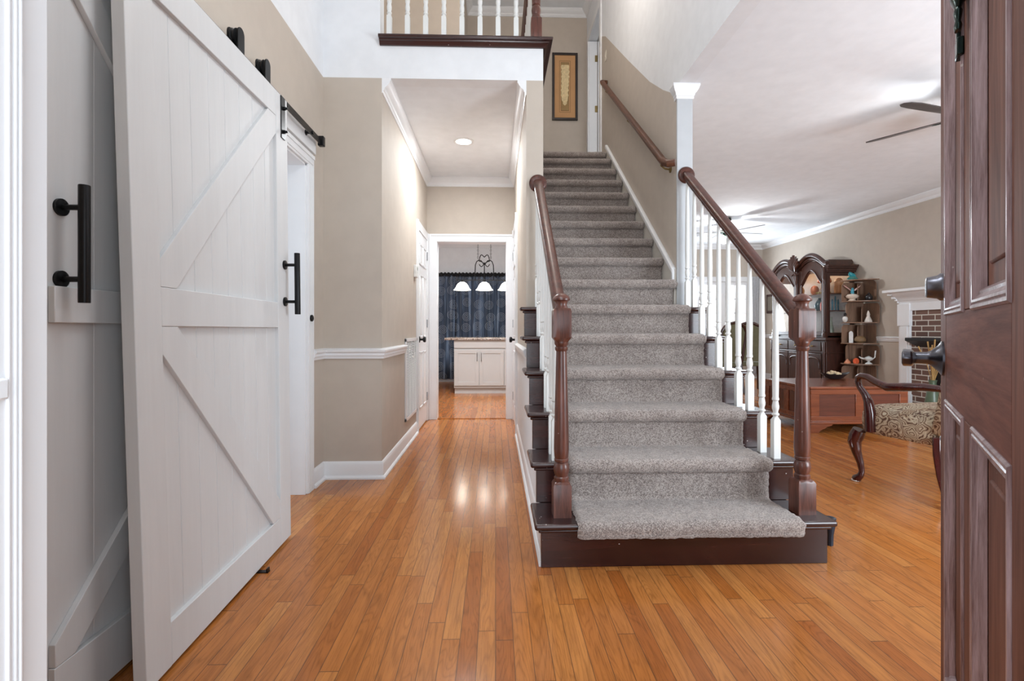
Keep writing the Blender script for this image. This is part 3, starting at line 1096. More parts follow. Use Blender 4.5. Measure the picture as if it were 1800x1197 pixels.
mb.rail(RAILSEC, (0.284, 3.53, 3.05 + .87), (0.284, 5.85, 3.05 + .87))
mb.build('handrail', M['rail'], t, 0, 50)
MB().box(-0.80, -0.79, YB + .13, 5.9, 3.05, 3.16).build('end_board', M['trim'], t)

# ------------------------------------------------------------------ picture, switch upstairs
p = thing('framed_picture', 'tall dark framed picture of a cream feather on the upstairs wall', 'picture', (1.0, 7.28, 4.05))
px0, px1, pz0, pz1 = 0.826, 1.198, 4.085, 5.065
mb = MB()
f_ = .034
for q in ((px0, px0 + f_, pz0, pz1), (px1 - f_, px1, pz0, pz1), (px0 + f_, px1 - f_, pz0, pz0 + f_), (px0 + f_, px1 - f_, pz1 - f_, pz1)):
    mb.box(q[0], q[1], 7.258, 7.289, q[2], q[3])
mb.build('frame', m_plain('dark_picture_frame', srgb(38, 26, 24), 0.4), p, 0.004)
MB().box(px0 + .02, px1 - .02, 7.272, 7.288, pz0 + .02, pz1 - .02).build('mat_board', m_plain('tan_mat_board', srgb(196, 150, 104), 0.8, 0, .05, 6), p)
ix0, ix1, iz0, iz1 = px0 + .105, px1 - .105, pz0 + .115, pz1 - .115
mb = MB()
for d_, w_ in ((.0, .004), (.022, .004)):
    for q in ((ix0 + d_, ix0 + d_ + w_, iz0 + d_, iz1 - d_), (ix1 - d_ - w_, ix1 - d_, iz0 + d_, iz1 - d_), (ix0 + d_, ix1 - d_, iz0 + d_, iz0 + d_ + w_), (ix0 + d_, ix1 - d_, iz1 - d_ - w_, iz1 - d_)):
        mb.box(q[0], q[1], 7.2695, 7.2725, q[2], q[3])
mb.build('inner_border', m_plain('olive_border_line', srgb(112, 92, 58), 0.7), p)
MB().box(ix0 + .028, ix1 - .028, 7.2700, 7.2725, iz0 + .028, iz1 - .028).build('backing', m_plain('ochre_backing', srgb(158, 128, 84), 0.8, 0, .1, 12), p)
cx_ = (ix0 + ix1) / 2
lft, rgt = [], []
for i in range(25):
    v = i / 24
    hw = .008 + .050 * min(1, v * 5) ** .6 * (0.82 + .18 * v) + .006 * sin(i * 2.3)
    z = iz0 + .10 + v * (iz1 - iz0 - .16)
    lft.append((cx_ - hw - .004 * sin(v * 6), 7.2694, z))
    rgt.append((cx_ + hw - .004 * sin(v * 6) - .003 * cos(i * 1.7), 7.2694, z))
MB().prism(lft + rgt[::-1], (0, .0012, 0)).build('painted_feather', m_plain('cream_feather', srgb(226, 204, 158), 0.8, 0, .14, 40), p)
s = thing('light_switch', 'cream light switch plate high on the stairwell wall', 'light switch', (XS, 6.0, 4.35))
MB().box(XS - .007, XS - .0005, 5.985, 6.055, 4.28, 4.40).build('plate', m_plain('cream_plastic', srgb(214, 206, 192), 0.4), s, 0.002)
MB().box(XS - .013, XS - .007, 6.014, 6.026, 4.325, 4.355).build('toggle', m_plain('cream_plastic', srgb(222, 214, 200), 0.4), s)

# ------------------------------------------------------------------ barn doors
def barn_front(p):
    """local (s along, d outward, z) -> world; the hung door leans: its foot swings into the foyer"""
    s, d, z = p.x / 1.09, p.y, (p.z - .012) / 2.163
    b0, b1 = Vector((-.975, 1.434)), Vector((-1.0145, 2.520))
    t0, t1 = Vector((-1.045, 1.434)), Vector((-1.047, 2.550))
    b = b0.lerp(b1, s)
    tt = t0.lerp(t1, s)
    q = b.lerp(tt, z)
    return Vector((q.x + d, q.y, p.z))


def barn_back(p):
    return Vector((-1.120 + p.y, 1.305 + p.x, p.z))


def plank_panel(mb, s0, s1, z0, z1, d0, d1, n, cut=.003):
    w_ = (s1 - s0) / n
    for i in range(n):
        mb.sub_box(s0 + i * w_ + (cut / 2 if i else 0), s0 + (i + 1) * w_ - (cut / 2 if i < n - 1 else 0), d0, d1, z0, z1, 1, 1, 6)
    mb.sub_box(s0, s1, d0, d1 - .0018, z0, z1, 1, 1, 6)


def brace_mb(a, b, wd, d0, d1, low=True):
    """diagonal board clipped by the frame: parallelogram from corner a to corner b (s,z)"""
    mb = MB()
    (sa, za), (sb, zb) = a, b
    ln = math.hypot(sb - sa, zb - za)
    ds = wd * ln / abs(zb - za)
    dz = wd * ln / abs(sb - sa)
    sg = 1 if sb > sa else -1
    up = 1 if zb > za else -1
    pts = [(sa, za), (sa + sg * ds * .5, za), (sb, zb - up * dz * .5), (sb, zb), (sb - sg * ds * .5, zb), (sa, za + up * dz * .5)]
    mb.prism([(s_, d0, z_) for s_, z_ in pts], (0, d1 - d0, 0))
    bmesh.ops.subdivide_edges(mb.bm, edges=[e for e in mb.bm.edges if e.calc_length() > .3], cuts=5)
    return mb


HX = [0.062, 1.028]


def pull(fn, parent, s, z0, z1, d0, stand=.062, r=.0135):
    t_ = []
    mb = MB().tube([(s, d0 + stand, z0), (s, d0 + stand, z0 + .002), (s, d0 + stand, z1 - .002), (s, d0 + stand, z1)], [r * .96, r, r, r * .96], 20)
    h = mb.map(fn).build('pull_handle', M['black'], parent, 0, 50)
    for z in (z0 + .062, z1 - .058):
        m2 = MB().tube([(s, d0, z), (s, d0 + stand, z)], .0075, 14)
        m2.tube([(s, d0 - .0005, z), (s, d0 + .007, z), (s, d0 + .0085, z)], [.0225, .0225, .019], 22)
        m2.map(fn).build('mount', M['black'], h, 0, 50)
    return h


def hanger(fn, parent, s, y_roll, rz=2.293, xr=-1.128, strap=True):
    """roller in a horseshoe bracket on the rail; a strap down the door face"""
    mb = MB()
    out = []
    for i in range(13):
        a = pi * i / 12
        out.append((xr - .004, y_roll + .027 * cos(a), rz + .022 + .027 * sin(a)))
    base = 2.178
    poly = [(xr - .004, y_roll + .027, base)] + out + [(xr - .004, y_roll - .027, base)]
    for dx in (-.022, .022):
        mb.prism([(q[0] + dx, q[1], q[2]) for q in poly], (.006, 0, 0))
    mb.box(xr - .026, xr + .024, y_roll - .027, y_roll + .027, base, base + .008)
    h = mb.build('hanger_bracket', M['black'], parent, 0.001)
    MB().lathe([(.014, -.011), (.040, -.011), (.040, -.007), (.034, -.003), (.034, .003), (.040, .007), (.040, .011), (.014, .011)], (xr, y_roll, rz + .004), 26, Matrix.Rotation(pi / 2, 3, 'Y')).build('roller_wheel', M['black'], h)
    if strap:
        m2 = MB().box(s - .022, s + .022, -.002, .005, 1.965, 2.172)
        m2.map(fn).build('strap', M['black'], h, 0.001)
        for z in (2.00, 2.115):
            m3 = MB()
            m3.tube([(s, .004, z), (s, .016, z)], .010, 6)
            m3.tube([(s, .014, z), (s, .026, z)], .006, 10)
            m3.map(fn).build('strap_bolt', M['black'], h)
    return h


bd = thing('barn_door', 'large pale grey barn door with diagonal braces, leaning out on the track in front', 'barn door', (-1.0, 2.0, 0.012), kind='thing')
ZB, ZTOP = .012, 2.175
mb = MB()
plank_panel(mb, .10, .985, ZB + .05, ZTOP - .05, -.037, -.016, 8)
mb.map(barn_front).build('plank_panel', M['barn'], bd, 0.0012)
for a, b in ((0, .118), (.965, 1.09)):
    MB().sub_box(a, b, -.037, 0, ZB, ZTOP, 1, 1, 8).map(barn_front).build('stile', M['barn'], bd, 0.002)
for a, b in ((ZB, .142), (1.040, 1.160), (2.05, ZTOP)):
    MB().sub_box(.1185, .9645, -.037 if a != 1.04 else -.018, -.0006, a, b, 8, 1, 1).map(barn_front).build('rail', M['barn'], bd, 0.002)
brace_mb((.119, 1.161), (.964, 2.049), .115, -.0165, -.0012).map(barn_front).build('brace', M['barn'], bd, 0.0015)
brace_mb((.119, 1.039), (.964, .143), .115, -.0165, -.0012).map(barn_front).build('brace', M['barn'], bd, 0.0015)
pull(barn_front, bd, 1.040, 1.105, 1.405, 0.0)
hanger(barn_front, bd, 1.035, 2.470)
hanger(barn_front, bd, 0.06, 1.520, 2.293, -1.128, False)

bb = thing('barn_door', 'rear pale grey barn door half hidden behind the leaning one, black pull near the entrance', 'barn door', (-1.14, 1.9, 0.012), kind='thing')
mb = MB()
plank_panel(mb, 0, 1.06, ZB, ZTOP, -.048, -.018, 7)
mb.map(barn_back).build('plank_panel', M['barn'], bb, 0.0012)
for a, b in ((ZB, .166), (1.048, 1.142), (2.05, ZTOP)):
    MB().box(.006, .940, -.0178, 0, a, b).map(barn_back).build('rail', M['barn'], bb, 0.002)
MB().box(.9405, 1.06, -.0178, 0, ZB, ZTOP).map(barn_back).build('stile', M['barn'], bb, 0.002)
brace_mb((.008, 2.049), (.939, 1.144), .085, -.0178, -.0006).map(barn_back).build('brace', M['barn'], bb, 0.0015)
brace_mb((.008, .167), (.939, 1.047), .085, -.0178, -.0006).map(barn_back).build('brace', M['barn'], bb, 0.0015)
pull(barn_back, bb, .042, 1.10, 1.408, -.018)
hanger(barn_back, bb, .98, 2.215, 2.293, -1.128, False)
hanger(barn_back, bb, .10, 1.40, 2.293, -1.128, False)

t = thing('sliding_track', 'black flat steel track above the barn doors with an end stop', 'track', (-1.13, 2.0, 2.247))
MB().box(-1.136, -1.130, 0.70, 3.30, 2.228, 2.267).build('rail', M['black'], t, 0.001)
for y in (0.80, 1.75, 2.75, 3.13):
    m2 = MB().tube([(-1.172, y, 2.247), (-1.132, y, 2.247)], .009, 12)
    m2.tube([(-1.1715, y, 2.247), (-1.166, y, 2.247)], .017, 16)
    m2.tube([(-1.130, y, 2.247), (-1.122, y, 2.247)], .011, 6)
    m2.build('standoff', M['black'], t)
MB().box(-1.150, -1.112, 3.275, 3.312, 2.222, 2.285).build('end_stop', M['black'], t, 0.004)
t = thing('floor_guide', 'tiny black floor guide under the leaning barn door', 'door guide', (-0.99, 2.16, 0))
mb = MB().box(-1.02, -0.962, 2.150, 2.172, 0, .004)
mb.box(-0.970, -0.964, 2.150, 2.172, 0, .018)
mb.build('bracket', M['black'], t)
t = thing('door_catch', 'round black catch on the fluted casing below the barn door pull', 'door catch', (XW + .02, 3.205, 1.10))
MB().lathe([(.021, 0), (.021, .008), (.017, .012), (.008, .012), (.006, .008), (0, .008)], (XW + .0212, 3.215, 1.103), 20, Matrix.Rotation(pi / 2, 3, 'Y')).build('cup', M['black'], t)

# ------------------------------------------------------------------ entrance door, standing open on the right
fd = thing('entrance_door', 'weathered brown panelled entrance door standing open at the right edge', 'door', (0.522, 0.466, 0), radians(51.98), None, 'thing')
DW, DT = 0.91, 0.045
for a, b in ((0, .115), (DW - .115, DW)):
    MB().box(a, b, -DT, 0, .012, 2.05).build('stile', M['door'], fd, 0.003)
for a, b in ((.012, .243), (.870, 1.065), (1.93, 2.05)):
    MB().box(.1155, DW - .1155, -DT, -.0004, a, b).build('rail', M['door_rail'], fd, 0.002)
for a, b in ((.2435, .8695), (1.0655, 1.9295)):
    MB().box(DW / 2 - .055, DW / 2 + .055, -DT, -.0004, a, b).build('mullion', M['door'], fd, 0.002)
BOL = [(0, -.010), (0, .001), (.003, .004), (.007, .004), (.009, .0015), (.012, .0035), (.016, .0030), (.018, .0), (.024, -.004), (.028, -.003), (.031, -.006), (.036, -.013)]
for xa, xb in ((.115, DW / 2 - .055), (DW / 2 + .055, DW - .115)):
    for za, zb in ((.243, .870), (1.065, 1.93)):
        pn = MB().box(xa, xb, -.032, -.014, za, zb)
        pn.box(xa + .062, xb - .062, -.020, -.0105, za + .062, zb - .062)
        po = pn.build('panel', M['door'], fd, 0.006)
        mb = MB()
        # mitred bolection moulding round the panel
        loop = [(xa, za), (xb, za), (xb, zb), (xa, zb)]
        rings = []
        for (cx, cz), (sx_, sz_) in zip(loop, ((1, 1), (-1, 1), (-1, -1), (1, -1))):
            rings.append([mb.bm.verts.new((cx + sx_ * (o_ - .004), y_, cz + sz_ * (o_ - .004))) for o_, y_ in BOL])
        for i in range(4):
            A, B = rings[i], rings[(i + 1) % 4]
            for k in range(len(BOL)):
                mb._f([A[k], A[(k + 1) % len(BOL)], B[(k + 1) % len(BOL)], B[k]])
        mb.build('panel_moulding', M['door_mould'], po, 0, 30)
RY = Matrix.Rotation(-pi / 2, 3, 'X')
# lever set on its escutcheon
hl = MB().lathe([(.040, 0), (.040, .004), (.030, .010), (.018, .022), (.014, .030), (.014, .062), (.012, .066), (0, .066)], (.850, 0, .963), 28, RY)
hlo = hl.build('lever_handle', M['bronze'], fd)
mb = MB()
mb.prism([(.856, .048, .953), (.856, .048, .975), (.830, .052, .978), (.800, .058, .985), (.765, .060, .980), (.752, .060, .966), (.765, .060, .950), (.800, .058, .945), (.830, .052, .948)], (0, .020, 0))
mb.build('lever', M['bronze'], hlo, 0.004)
db = MB().lathe([(.032, 0), (.032, .006), (.027, .012), (.024, .030), (.021, .032), (0, .032)], (.850, 0, 1.130), 28, RY).build('deadbolt', M['bronze'], fd)
MB().box(.846, .854, .0315, .0325, 1.122, 1.138).build('keyhole', M['black'], db)
mb = MB().box(DW - .0005, DW + .002, -.034, -.011, 1.075, 1.185)
mb.box(DW - .0005, DW + .002, -.034, -.011, .905, 1.02)
mb.build('latch_plate', M['steel'], fd, 0.0005)
MB().lathe([(.008, 0), (.008, .008), (.005, .012), (0, .012)], (DW, -.006, .765), 12, Matrix.Rotation(pi / 2, 3, 'Y')).build('edge_stud', M['steel'], fd)
# knocker on the centre mullion
kn = MB().box(DW / 2 - .026, DW / 2 + .026, 0, .006, 1.600, 1.860)
kno = kn.build('knocker', M['verdigris'], fd, 0.004)
mb = MB().lathe([(0, -.10), (.010, -.098), (.013, -.090), (.009, -.082), (.012, -.074), (.014, -.066), (.010, -.060), (.022, -.045), (.027, -.020), (.025, 0), (.020, .012), (.025, .018), (.023, .030), (.027, .036), (.020, .050), (.014, .10), (.010, .20), (0, .21)], (DW / 2, .020, 1.640), 20)
mb.map(lambda c: Vector((c.x, .004 + max(0, c.y) * .45, c.z)))
mb.build('knocker_drop', M['verdigris'], kno)
mb = MB().prism([(DW / 2 + .050, .004, 1.545), (DW / 2 + .070, .004, 1.545), (DW / 2 + .040, .004, 1.80), (DW / 2 + .028, .004, 1.80)], (0, .006, 0))
mb.box(DW / 2 + .044, DW / 2 + .078, .0, .010, 1.520, 1.552)
mb.build('knocker_strap', M['verdigris'], kno, 0.002)
for z in (.25, 1.02, 1.80):
    MB().tube([(0, -.002, z - .05), (0, -.002, z + .05)], .007, 10).build('hinge', M['bronze'], fd)

# ------------------------------------------------------------------ hall fittings
t = thing('return_air_grille', 'tall white louvred return air grille low on the left hall wall', 'vent grille', (XL, 4.68, .23))
mb = MB()
gy0, gy1, gz0, gz1 = 4.37, 4.985, .228, .952
for q in ((gy0, gy0 + .03, gz0, gz1), (gy1 - .03, gy1, gz0, gz1), (gy0, gy1, gz0, gz0 + .03), (gy0, gy1, gz1 - .03, gz1)):
    mb.box(XL + .0005, XL + .014, *q)
mb.build('frame', M['trim'], t, 0.002)
mb = MB()
n_ = 44
for i in range(n_):
    z = gz0 + .035 + (gz1 - gz0 - .07) * (i + .5) / n_
    mb.prism([(XL + .002, gy0 + .028, z + .005), (XL + .004, gy0 + .028, z + .006), (XL + .012, gy0 + .028, z - .003), (XL + .010, gy0 + .028, z - .004)], (0, gy1 - gy0 - .056, 0))
for y in (4.52, 4.68, 4.84):
    mb.box(XL + .006, XL + .013, y - .003, y + .003, gz0 + .03, gz1 - .03)
mb.build('louvre', M['trim'], t)
MB().box(XL + .0003, XL + .0015, gy0 + .02, gy1 - .02, gz0 + .02, gz1 - .02).build('duct_shade_sheet', m_plain('shadowed_duct', srgb(90, 88, 86), 0.9), t)  # flat sheet behind the louvres, the duct's shade put into its grey
t = thing('thermostat', 'small white thermostat on the left hall wall above the grille', 'thermostat', (XL, 4.89, 1.60))
MB().box(XL + .0005, XL + .030, 4.845, 4.935, 1.535, 1.655).build('case', m_plain('white_plastic', srgb(226, 226, 224), 0.4), t, 0.006)
MB().box(XL + .029, XL + .0312, 4.865, 4.915, 1.605, 1.635).build('display', m_plain('grey_display', srgb(130, 138, 132), 0.3), t)
t = thing('recessed_downlight', 'lit round recessed light in the hall ceiling', 'ceiling light', (-0.295, 4.65, ZC))
MB().lathe([(.095, 0), (.095, -.004), (.085, -.008), (.072, -.006), (.072, 0)], (-0.295, 4.65, ZC - .0003), 32).build('trim_ring', M['trim'], t)
MB().lathe([(.071, -.001), (.071, -.004), (.04, -.0065), (0, -.007)], (-0.295, 4.65, ZC), 32).build('lens', M['downlight'], t)
a_ = area('hall_downlight', (-0.295, 4.65, ZC - .015), (-0.295, 4.65, 0), .13, .13, 24, (0.93, 0.97, 1.0))

# ------------------------------------------------------------------ kitchen beyond the hall
isl = thing('kitchen_island', 'pale grey kitchen island with two shaker doors seen through the doorway', 'kitchen island', (0.13, 8.4, 0))
IX0, IX1, IY = -0.678, 0.95, 8.06
MB().box(IX0 + .01, IX1, IY + .018, IY + .70, .09, .862).build('body', M['island'], isl, 0.002)
MB().box(IX0 + .02, IX1 - .02, IY + .05, IY + .66, 0, .0895).build('plinth', M['island'], isl)
MB().box(IX0 + .012, IX1, IY + .002, IY + .0175, .735, .860).build('apron', M['island'], isl, 0.002)
for i in range(4):
    x0 = IX0 + .018 + i * .402
    x1 = x0 + .394
    dr = MB()
    dr.box(x0, x1, IY + .006, IY + .0178, .130, .705)
    for q in ((x0, x0 + .058, .130, .705), (x1 - .058, x1, .130, .705), (x0 + .057, x1 - .057, .130, .188), (x0 + .057, x1 - .057, .647, .705)):
        dr.box(q[0], q[1], IY - .002, IY + .007, q[2], q[3])
    do = dr.build('door', M['island'], isl, 0.0015)
    hxx = x1 - .03 if i % 2 == 0 else x0 + .03
    h_ = MB().tube([(hxx, IY - .001, .530), (hxx, IY - .026, .535), (hxx, IY - .026, .655), (hxx, IY - .001, .660)], .006, 8)
    h_.build('handle', M['steel'], do)
cw = MB().box(-0.815, 1.05, IY - .03, IY + .86, .863, .898).build('granite_countertop', M['granite'], None, 0.006)
tag(cw, 'speckled brown granite countertop on the kitchen island', 'countertop')

# curtains and window
struct('window_2', MB().box(-1.35, 0.85, 9.935, 9.948, .35, 2.0), M['windowglow'], 'daylit kitchen window behind the dark curtains', 'window')


def curtain(x0, x1, label, ph):
    def f(u, v):
        x = x0 + (x1 - x0) * u
        z = .065 + (2.085 - .065) * v
        amp = .040 * (1 - .35 * v) if v < .97 else .012
        y = 9.80 + amp * sin(x * 52 + ph + .6 * sin(x * 9)) + .010 * sin(x * 131 + v * 2) + .012 * sin(v * 4 + x * 6)
        return Vector((x + .006 * sin(v * 9 + x * 30), y, z))
    t = thing('curtain', label, 'curtain', ((x0 + x1) / 2, 9.8, .065), group='kitchen curtains')
    MB().grid(f, int((x1 - x0) / .012), 24).build('drape', M['curtain'], t, 0, 180)

    def g(u, v):
        x = x0 + (x1 - x0) * u
        return Vector((x, 9.775 + .014 * sin(x * 130 + ph) + .006 * sin(v * 9), 2.065 + .075 * v + .010 * sin(x * 90 + 2) * v))
    MB().grid(g, int((x1 - x0) / .008), 5).build('gathered_heading', m_plain('black_curtain_heading', srgb(22, 22, 26), 0.8), t, 0, 180)


curtain(-1.45, -0.765, 'dark patterned curtain at the left edge of the kitchen window', 0)
curtain(-0.785, 1.0, 'wide dark blue curtain with circle pattern behind the kitchen island', 2)
t = thing('curtain_rod', 'black rod carrying the kitchen curtains', 'curtain rod', (-0.2, 9.8, 2.1))
MB().tube([(-1.5, 9.80, 2.105), (1.05, 9.80, 2.105)], .011, 10).build('rod', M['black'], t)
for x in (-1.48, 1.03):
    MB().tube([(x, 9.80, 2.105), (x, 9.949, 2.105)], .008, 8).build('bracket', M['black'], t)

# pendant light with heart scroll
PX, PY = -0.182, 8.2
t = thing('island_pendant_light', 'black iron pendant light with heart scroll and three lit white shades', 'pendant light', (PX, PY, 2.2))
mb = MB().tube([(PX - .46, PY, 1.84), (PX + .46, PY, 1.84)], .009, 10)
mb.build('bar', M['black'], t)
mb = MB()
mb.tube([(PX - .150, PY, 1.84), (PX - .152, PY, 1.98), (PX - .146, PY, 2.09), (PX - .125, PY, 2.145), (PX - .09, PY, 2.165), (PX - .055, PY, 2.160), (PX - .02, PY, 2.115), (PX, PY, 2.09)], .0075, 8)
mb.tube([(PX + .150, PY, 1.84), (PX + .152, PY, 1.98), (PX + .146, PY, 2.09), (PX + .125, PY, 2.145), (PX + .09, PY, 2.165), (PX + .055, PY, 2.160), (PX + .02, PY, 2.115), (PX, PY, 2.09)], .0075, 8)
mb.tube([(PX, PY, 1.84), (PX, PY, 2.13)], .0075, 8)
mb.build('hoop', M['black'], t)
mb = MB()
for sg in (-1, 1):
    hp = []
    for i in range(22):
        a = i / 21
        # heart half: from cusp, over the lobe, down to the tip
        th = pi * a
        hp.append((PX + sg * (.083 * sin(th) ** .8 if 0 < a < 1 else 0), PY, 2.215 + .055 * sin(2.6 * th) * (1 - a) - .105 * a ** 1.6))
    mb.tube(hp, .007, 8)
    sc_ = [(PX + sg * (.01 + .075 * (i / 12)), PY, 2.105 - .05 * sin(i / 12 * pi * .9) + (.012 * i / 12)) for i in range(13)]
    mb.tube(sc_, .0065, 8)
mb.build('heart_scroll', M['black'], t)
for sg in (-1, 1):
    mb = MB()
    nl = 20
    for i in range(nl):
        z = 2.17 + (2.74 - 2.17) * (i + .5) / nl
        r1, r2 = (.010, .017)
        cpts = []
        for k in range(8):
            a = 2 * pi * k / 8
            dx, dz = r1 * cos(a), r2 * sin(a)
            cpts.append((PX + sg * .105 + (dx if i % 2 else 0), PY + (0 if i % 2 else dx), z + dz))
        mb.tube(cpts, .0028, 5, True)
    mb.build('chain', M['black'], t)
MB().box(PX - .18, PX + .18, PY - .05, PY + .05, 2.735, 2.749).build('canopy', M['black'], t, 0.003)
for i, dx in enumerate((-.36, 0, .36)):
    sh = MB().lathe([(.030, .135), (.045, .128), (.075, .105), (.098, .070), (.112, .038), (.130, .015), (.143, .006), (.141, .001), (.127, .010), (.108, .034), (.092, .068), (.068, .102), (.030, .122)], (PX + dx, PY, 1.675), 32)
    so = sh.build('lamp_shade', M['lampglass'], t)
    MB().lathe([(.013, .13), (.020, .135), (.020, .150), (.010, .165), (0, .166)], (PX + dx, PY, 1.675), 14).build('socket', M['black'], so)
    point('pendant_bulb', (PX + dx, PY, 1.70), 5, (1.0, 0.93, 0.80), 0.03)

# ------------------------------------------------------------------ living room: rear window
wn_ = thing('window_1', 'bright rear dining window with white frame and sheer shade', 'window', (4.82, 10.5, 0.72), kind='structure')
mb = MB()
for q in ((4.26, 4.32, .72, 2.05), (5.32, 5.38, .72, 2.05), (4.79, 4.88, .72, 2.05), (4.32, 4.79, 1.98, 2.05), (4.32, 4.79, .72, .79), (4.88, 5.32, 1.98, 2.05), (4.88, 5.32, .72, .79)):
    mb.box(q[0], q[1], 10.475, 10.53, q[2], q[3])
for x in (4.555, 5.10):
    mb.box(x - .008, x + .008, 10.50, 10.515, .79, 1.98)
for z in (1.09, 1.385, 1.68):
    mb.box(4.32, 5.32, 10.50, 10.515, z - .008, z + .008)
mb.build('window_frame', M['trim'], wn_, 0.002)
MB().box(4.27, 5.37, 10.535, 10.545, .73, 2.04).build('pane', M['windowglow'], wn_)
mb = MB()
for q in ((4.17, 4.26, .72, 2.05), (5.38, 5.47, .72, 2.05), (4.17, 5.47, 2.05, 2.15), (4.15, 5.49, .68, .72), (4.17, 5.47, .60, .68)):
    mb.box(q[0], q[1], 10.452, 10.469, q[2], q[3])
mb.build('casing', M['trim'], wn_, 0.003)


def sheer(u, v):
    x = 5.42 + .17 * u
    return Vector((x, 10.40 + .015 * sin(x * 120), .10 + 2.05 * v))


rc = MB().grid(sheer, 24, 10).build('sheer_curtain', m_plain('grey_sheer_fabric', srgb(190, 192, 196), 0.9), None, 0, 180)
tag(rc, 'narrow pale grey curtain hanging right of the dining window', 'curtain')
t = thing('motion_sensor', 'small white motion sensor high in the far corner of the living room', 'sensor', (5.62, 10.44, 2.42))
MB().box(5.595, 5.655, 10.425, 10.465, 2.39, 2.50).build('housing', m_plain('white_plastic', srgb(226, 226, 224), 0.4), t, 0.008)
t = thing('wall_picture', 'small dark framed picture near the far corner of the living room', 'picture', (5.67, 10.1, 1.35))
MB().box(5.655, 5.679, 9.98, 10.28, 1.37, 1.76).build('frame', M['china'], t, 0.004)
MB().box(5.651, 5.6548, 10.03, 10.23, 1.42, 1.71).build('print', m_plain('dim_print', srgb(120, 112, 100), 0.6), t)


# ------------------------------------------------------------------ ceiling fans
def fan(x, y, a0, label, lit, pitch):
    t = thing('ceiling_fan', label, 'ceiling fan', (x, y, 2.6), group='living room ceiling fans')
    MB().lathe([(.0, 2.829), (.075, 2.829), (.080, 2.80), (.06, 2.775), (.02, 2.77), (.016, 2.74)], (x, y, 0), 24).build('canopy', M['verdigris'], t)
    MB().lathe([(.014, 2.77), (.014, 2.70), (.05, 2.695), (.105, 2.68), (.118, 2.655), (.118, 2.62), (.100, 2.598), (.06, 2.585), (.055, 2.56), (.0, 2.56)], (x, y, 0), 28).build('motor', M['verdigris'], t)
    for k in range(5):
        a = radians(a0 + 72 * k)
        R = Matrix.Translation((x, y, 2.605)) @ Matrix.Rotation(a, 4, 'Z') @ Matrix.Rotation(radians(pitch), 4, 'X')
        b = MB()
        out = [(.15, -.050), (.20, -.058), (.35, -.068), (.52, -.075), (.60, -.066), (.645, -.040), (.66, 0), (.645, .045), (.58, .066), (.42, .064), (.25, .052), (.15, .045)]
        b.prism([(p_[0], p_[1], -.003) for p_ in out], (0, 0, .007))
        b.xf(R)
        bo = b.build('blade', M['fan'], t, 0.001)
        ir = MB().prism([(.06, -.016, -.010), (.20, -.030, -.009), (.22, 0, -.009), (.20, .030, -.009), (.06, .016, -.010)], (0, 0, .005))
        ir.xf(R)
        ir.build('blade_iron', M['verdigris'], bo, 0.001)
    for k in range(3):
        a = radians(a0 - 40 + 120 * k)
        cx, cy = x + .085 * cos(a), y + .085 * sin(a)
        tilt = Matrix.Rotation(a, 3, 'Z') @ Matrix.Rotation(radians(-32), 3, 'Y')
        MB().lathe([(.020, .0), (.034, -.02), (.046, -.06), (.060, -.095), (.057, -.097), (.042, -.06), (.028, -.02), (.0, -.01)], (cx, cy, 2.545), 20, tilt).build('lamp_shade', M['lampglass'], t)
    MB().lathe([(.055, 2.56), (.05, 2.53), (.02, 2.51), (.0, 2.505)], (x, y, 0), 20).build('light_fitter', M['verdigris'], t)
    MB().tube([(x + .03, y, 2.52), (x + .03, y, 2.36)], .0015, 5).lathe([(0, .0), (.008, .008), (.008, .02), (0, .03)], (x + .03, y, 2.34), 10).build('pull_chain', M['brass'], t)
    point('fan_bulb', (x, y, 2.44), lit, (0.93, 0.97, 1.0), 0.06)


fan(3.48, 3.566, 123, 'nearer dark ceiling fan, its blades reaching out from behind the entrance door', 17, -13)
fan(3.73, 7.98, 10, 'farther dark ceiling fan with lit white shades behind the stair rail', 54, 11)

# ------------------------------------------------------------------ china cabinet against the right wall
CY0, CY1, CXF, CXB = 7.70, 9.21, 5.20, 5.66
CYM = (CY0 + CY1) / 2
cc = thing('china_cabinet', 'carved dark walnut china cabinet with arched glass doors against the right wall', 'china cabinet', (5.43, CYM, 0))
W_ = M['china']
mb = MB().box(CXF - .02, CXB, CY0 - .02, CY1 + .02, .10, .86)
mb.box(CXF - .01, CXB, CY0 - .005, CY1 + .005, 0, .10)
mb.box(CXF - .05, CXB, CY0 - .05, CY1 + .05, .86, .905)
mb.box(CXF - .035, CXB, CY0 - .035, CY1 + .035, .655, .675)
mb.build('buffet', W_, cc, 0.006)
for i in range(3):
    y0 = CY0 + .09 + i * .45
    d_ = MB().box(CXF - .034, CXF - .0205, y0, y0 + .43, .69, .845).build('drawer', W_, cc, 0.006)
    MB().lathe([(.016, 0), (.010, .006), (.008, .012), (.014, .020), (.010, .026), (0, .027)], (CXF - .034, y0 + .215, .765), 12, Matrix.Rotation(-pi / 2, 3, 'Y')).build('drawer_pull', M['brass'], d_)
    b_ = MB().box(CXF - .034, CXF - .0205, y0, y0 + .43, .12, .645)
    bo = b_.build('cupboard_door', W_, cc, 0.006)
    mb = MB()
    for sg in (-1, 1):
        mb.tube([(CXF - .036, y0 + .215 + sg * (.17 * sin(q / 10 * pi * .55)), .58 - .09 * (q / 10) ** 2 - .25 * max(0, q / 10 - .7)) for q in range(11)], .010, 8)
    mb.build('carved_scroll', W_, bo)
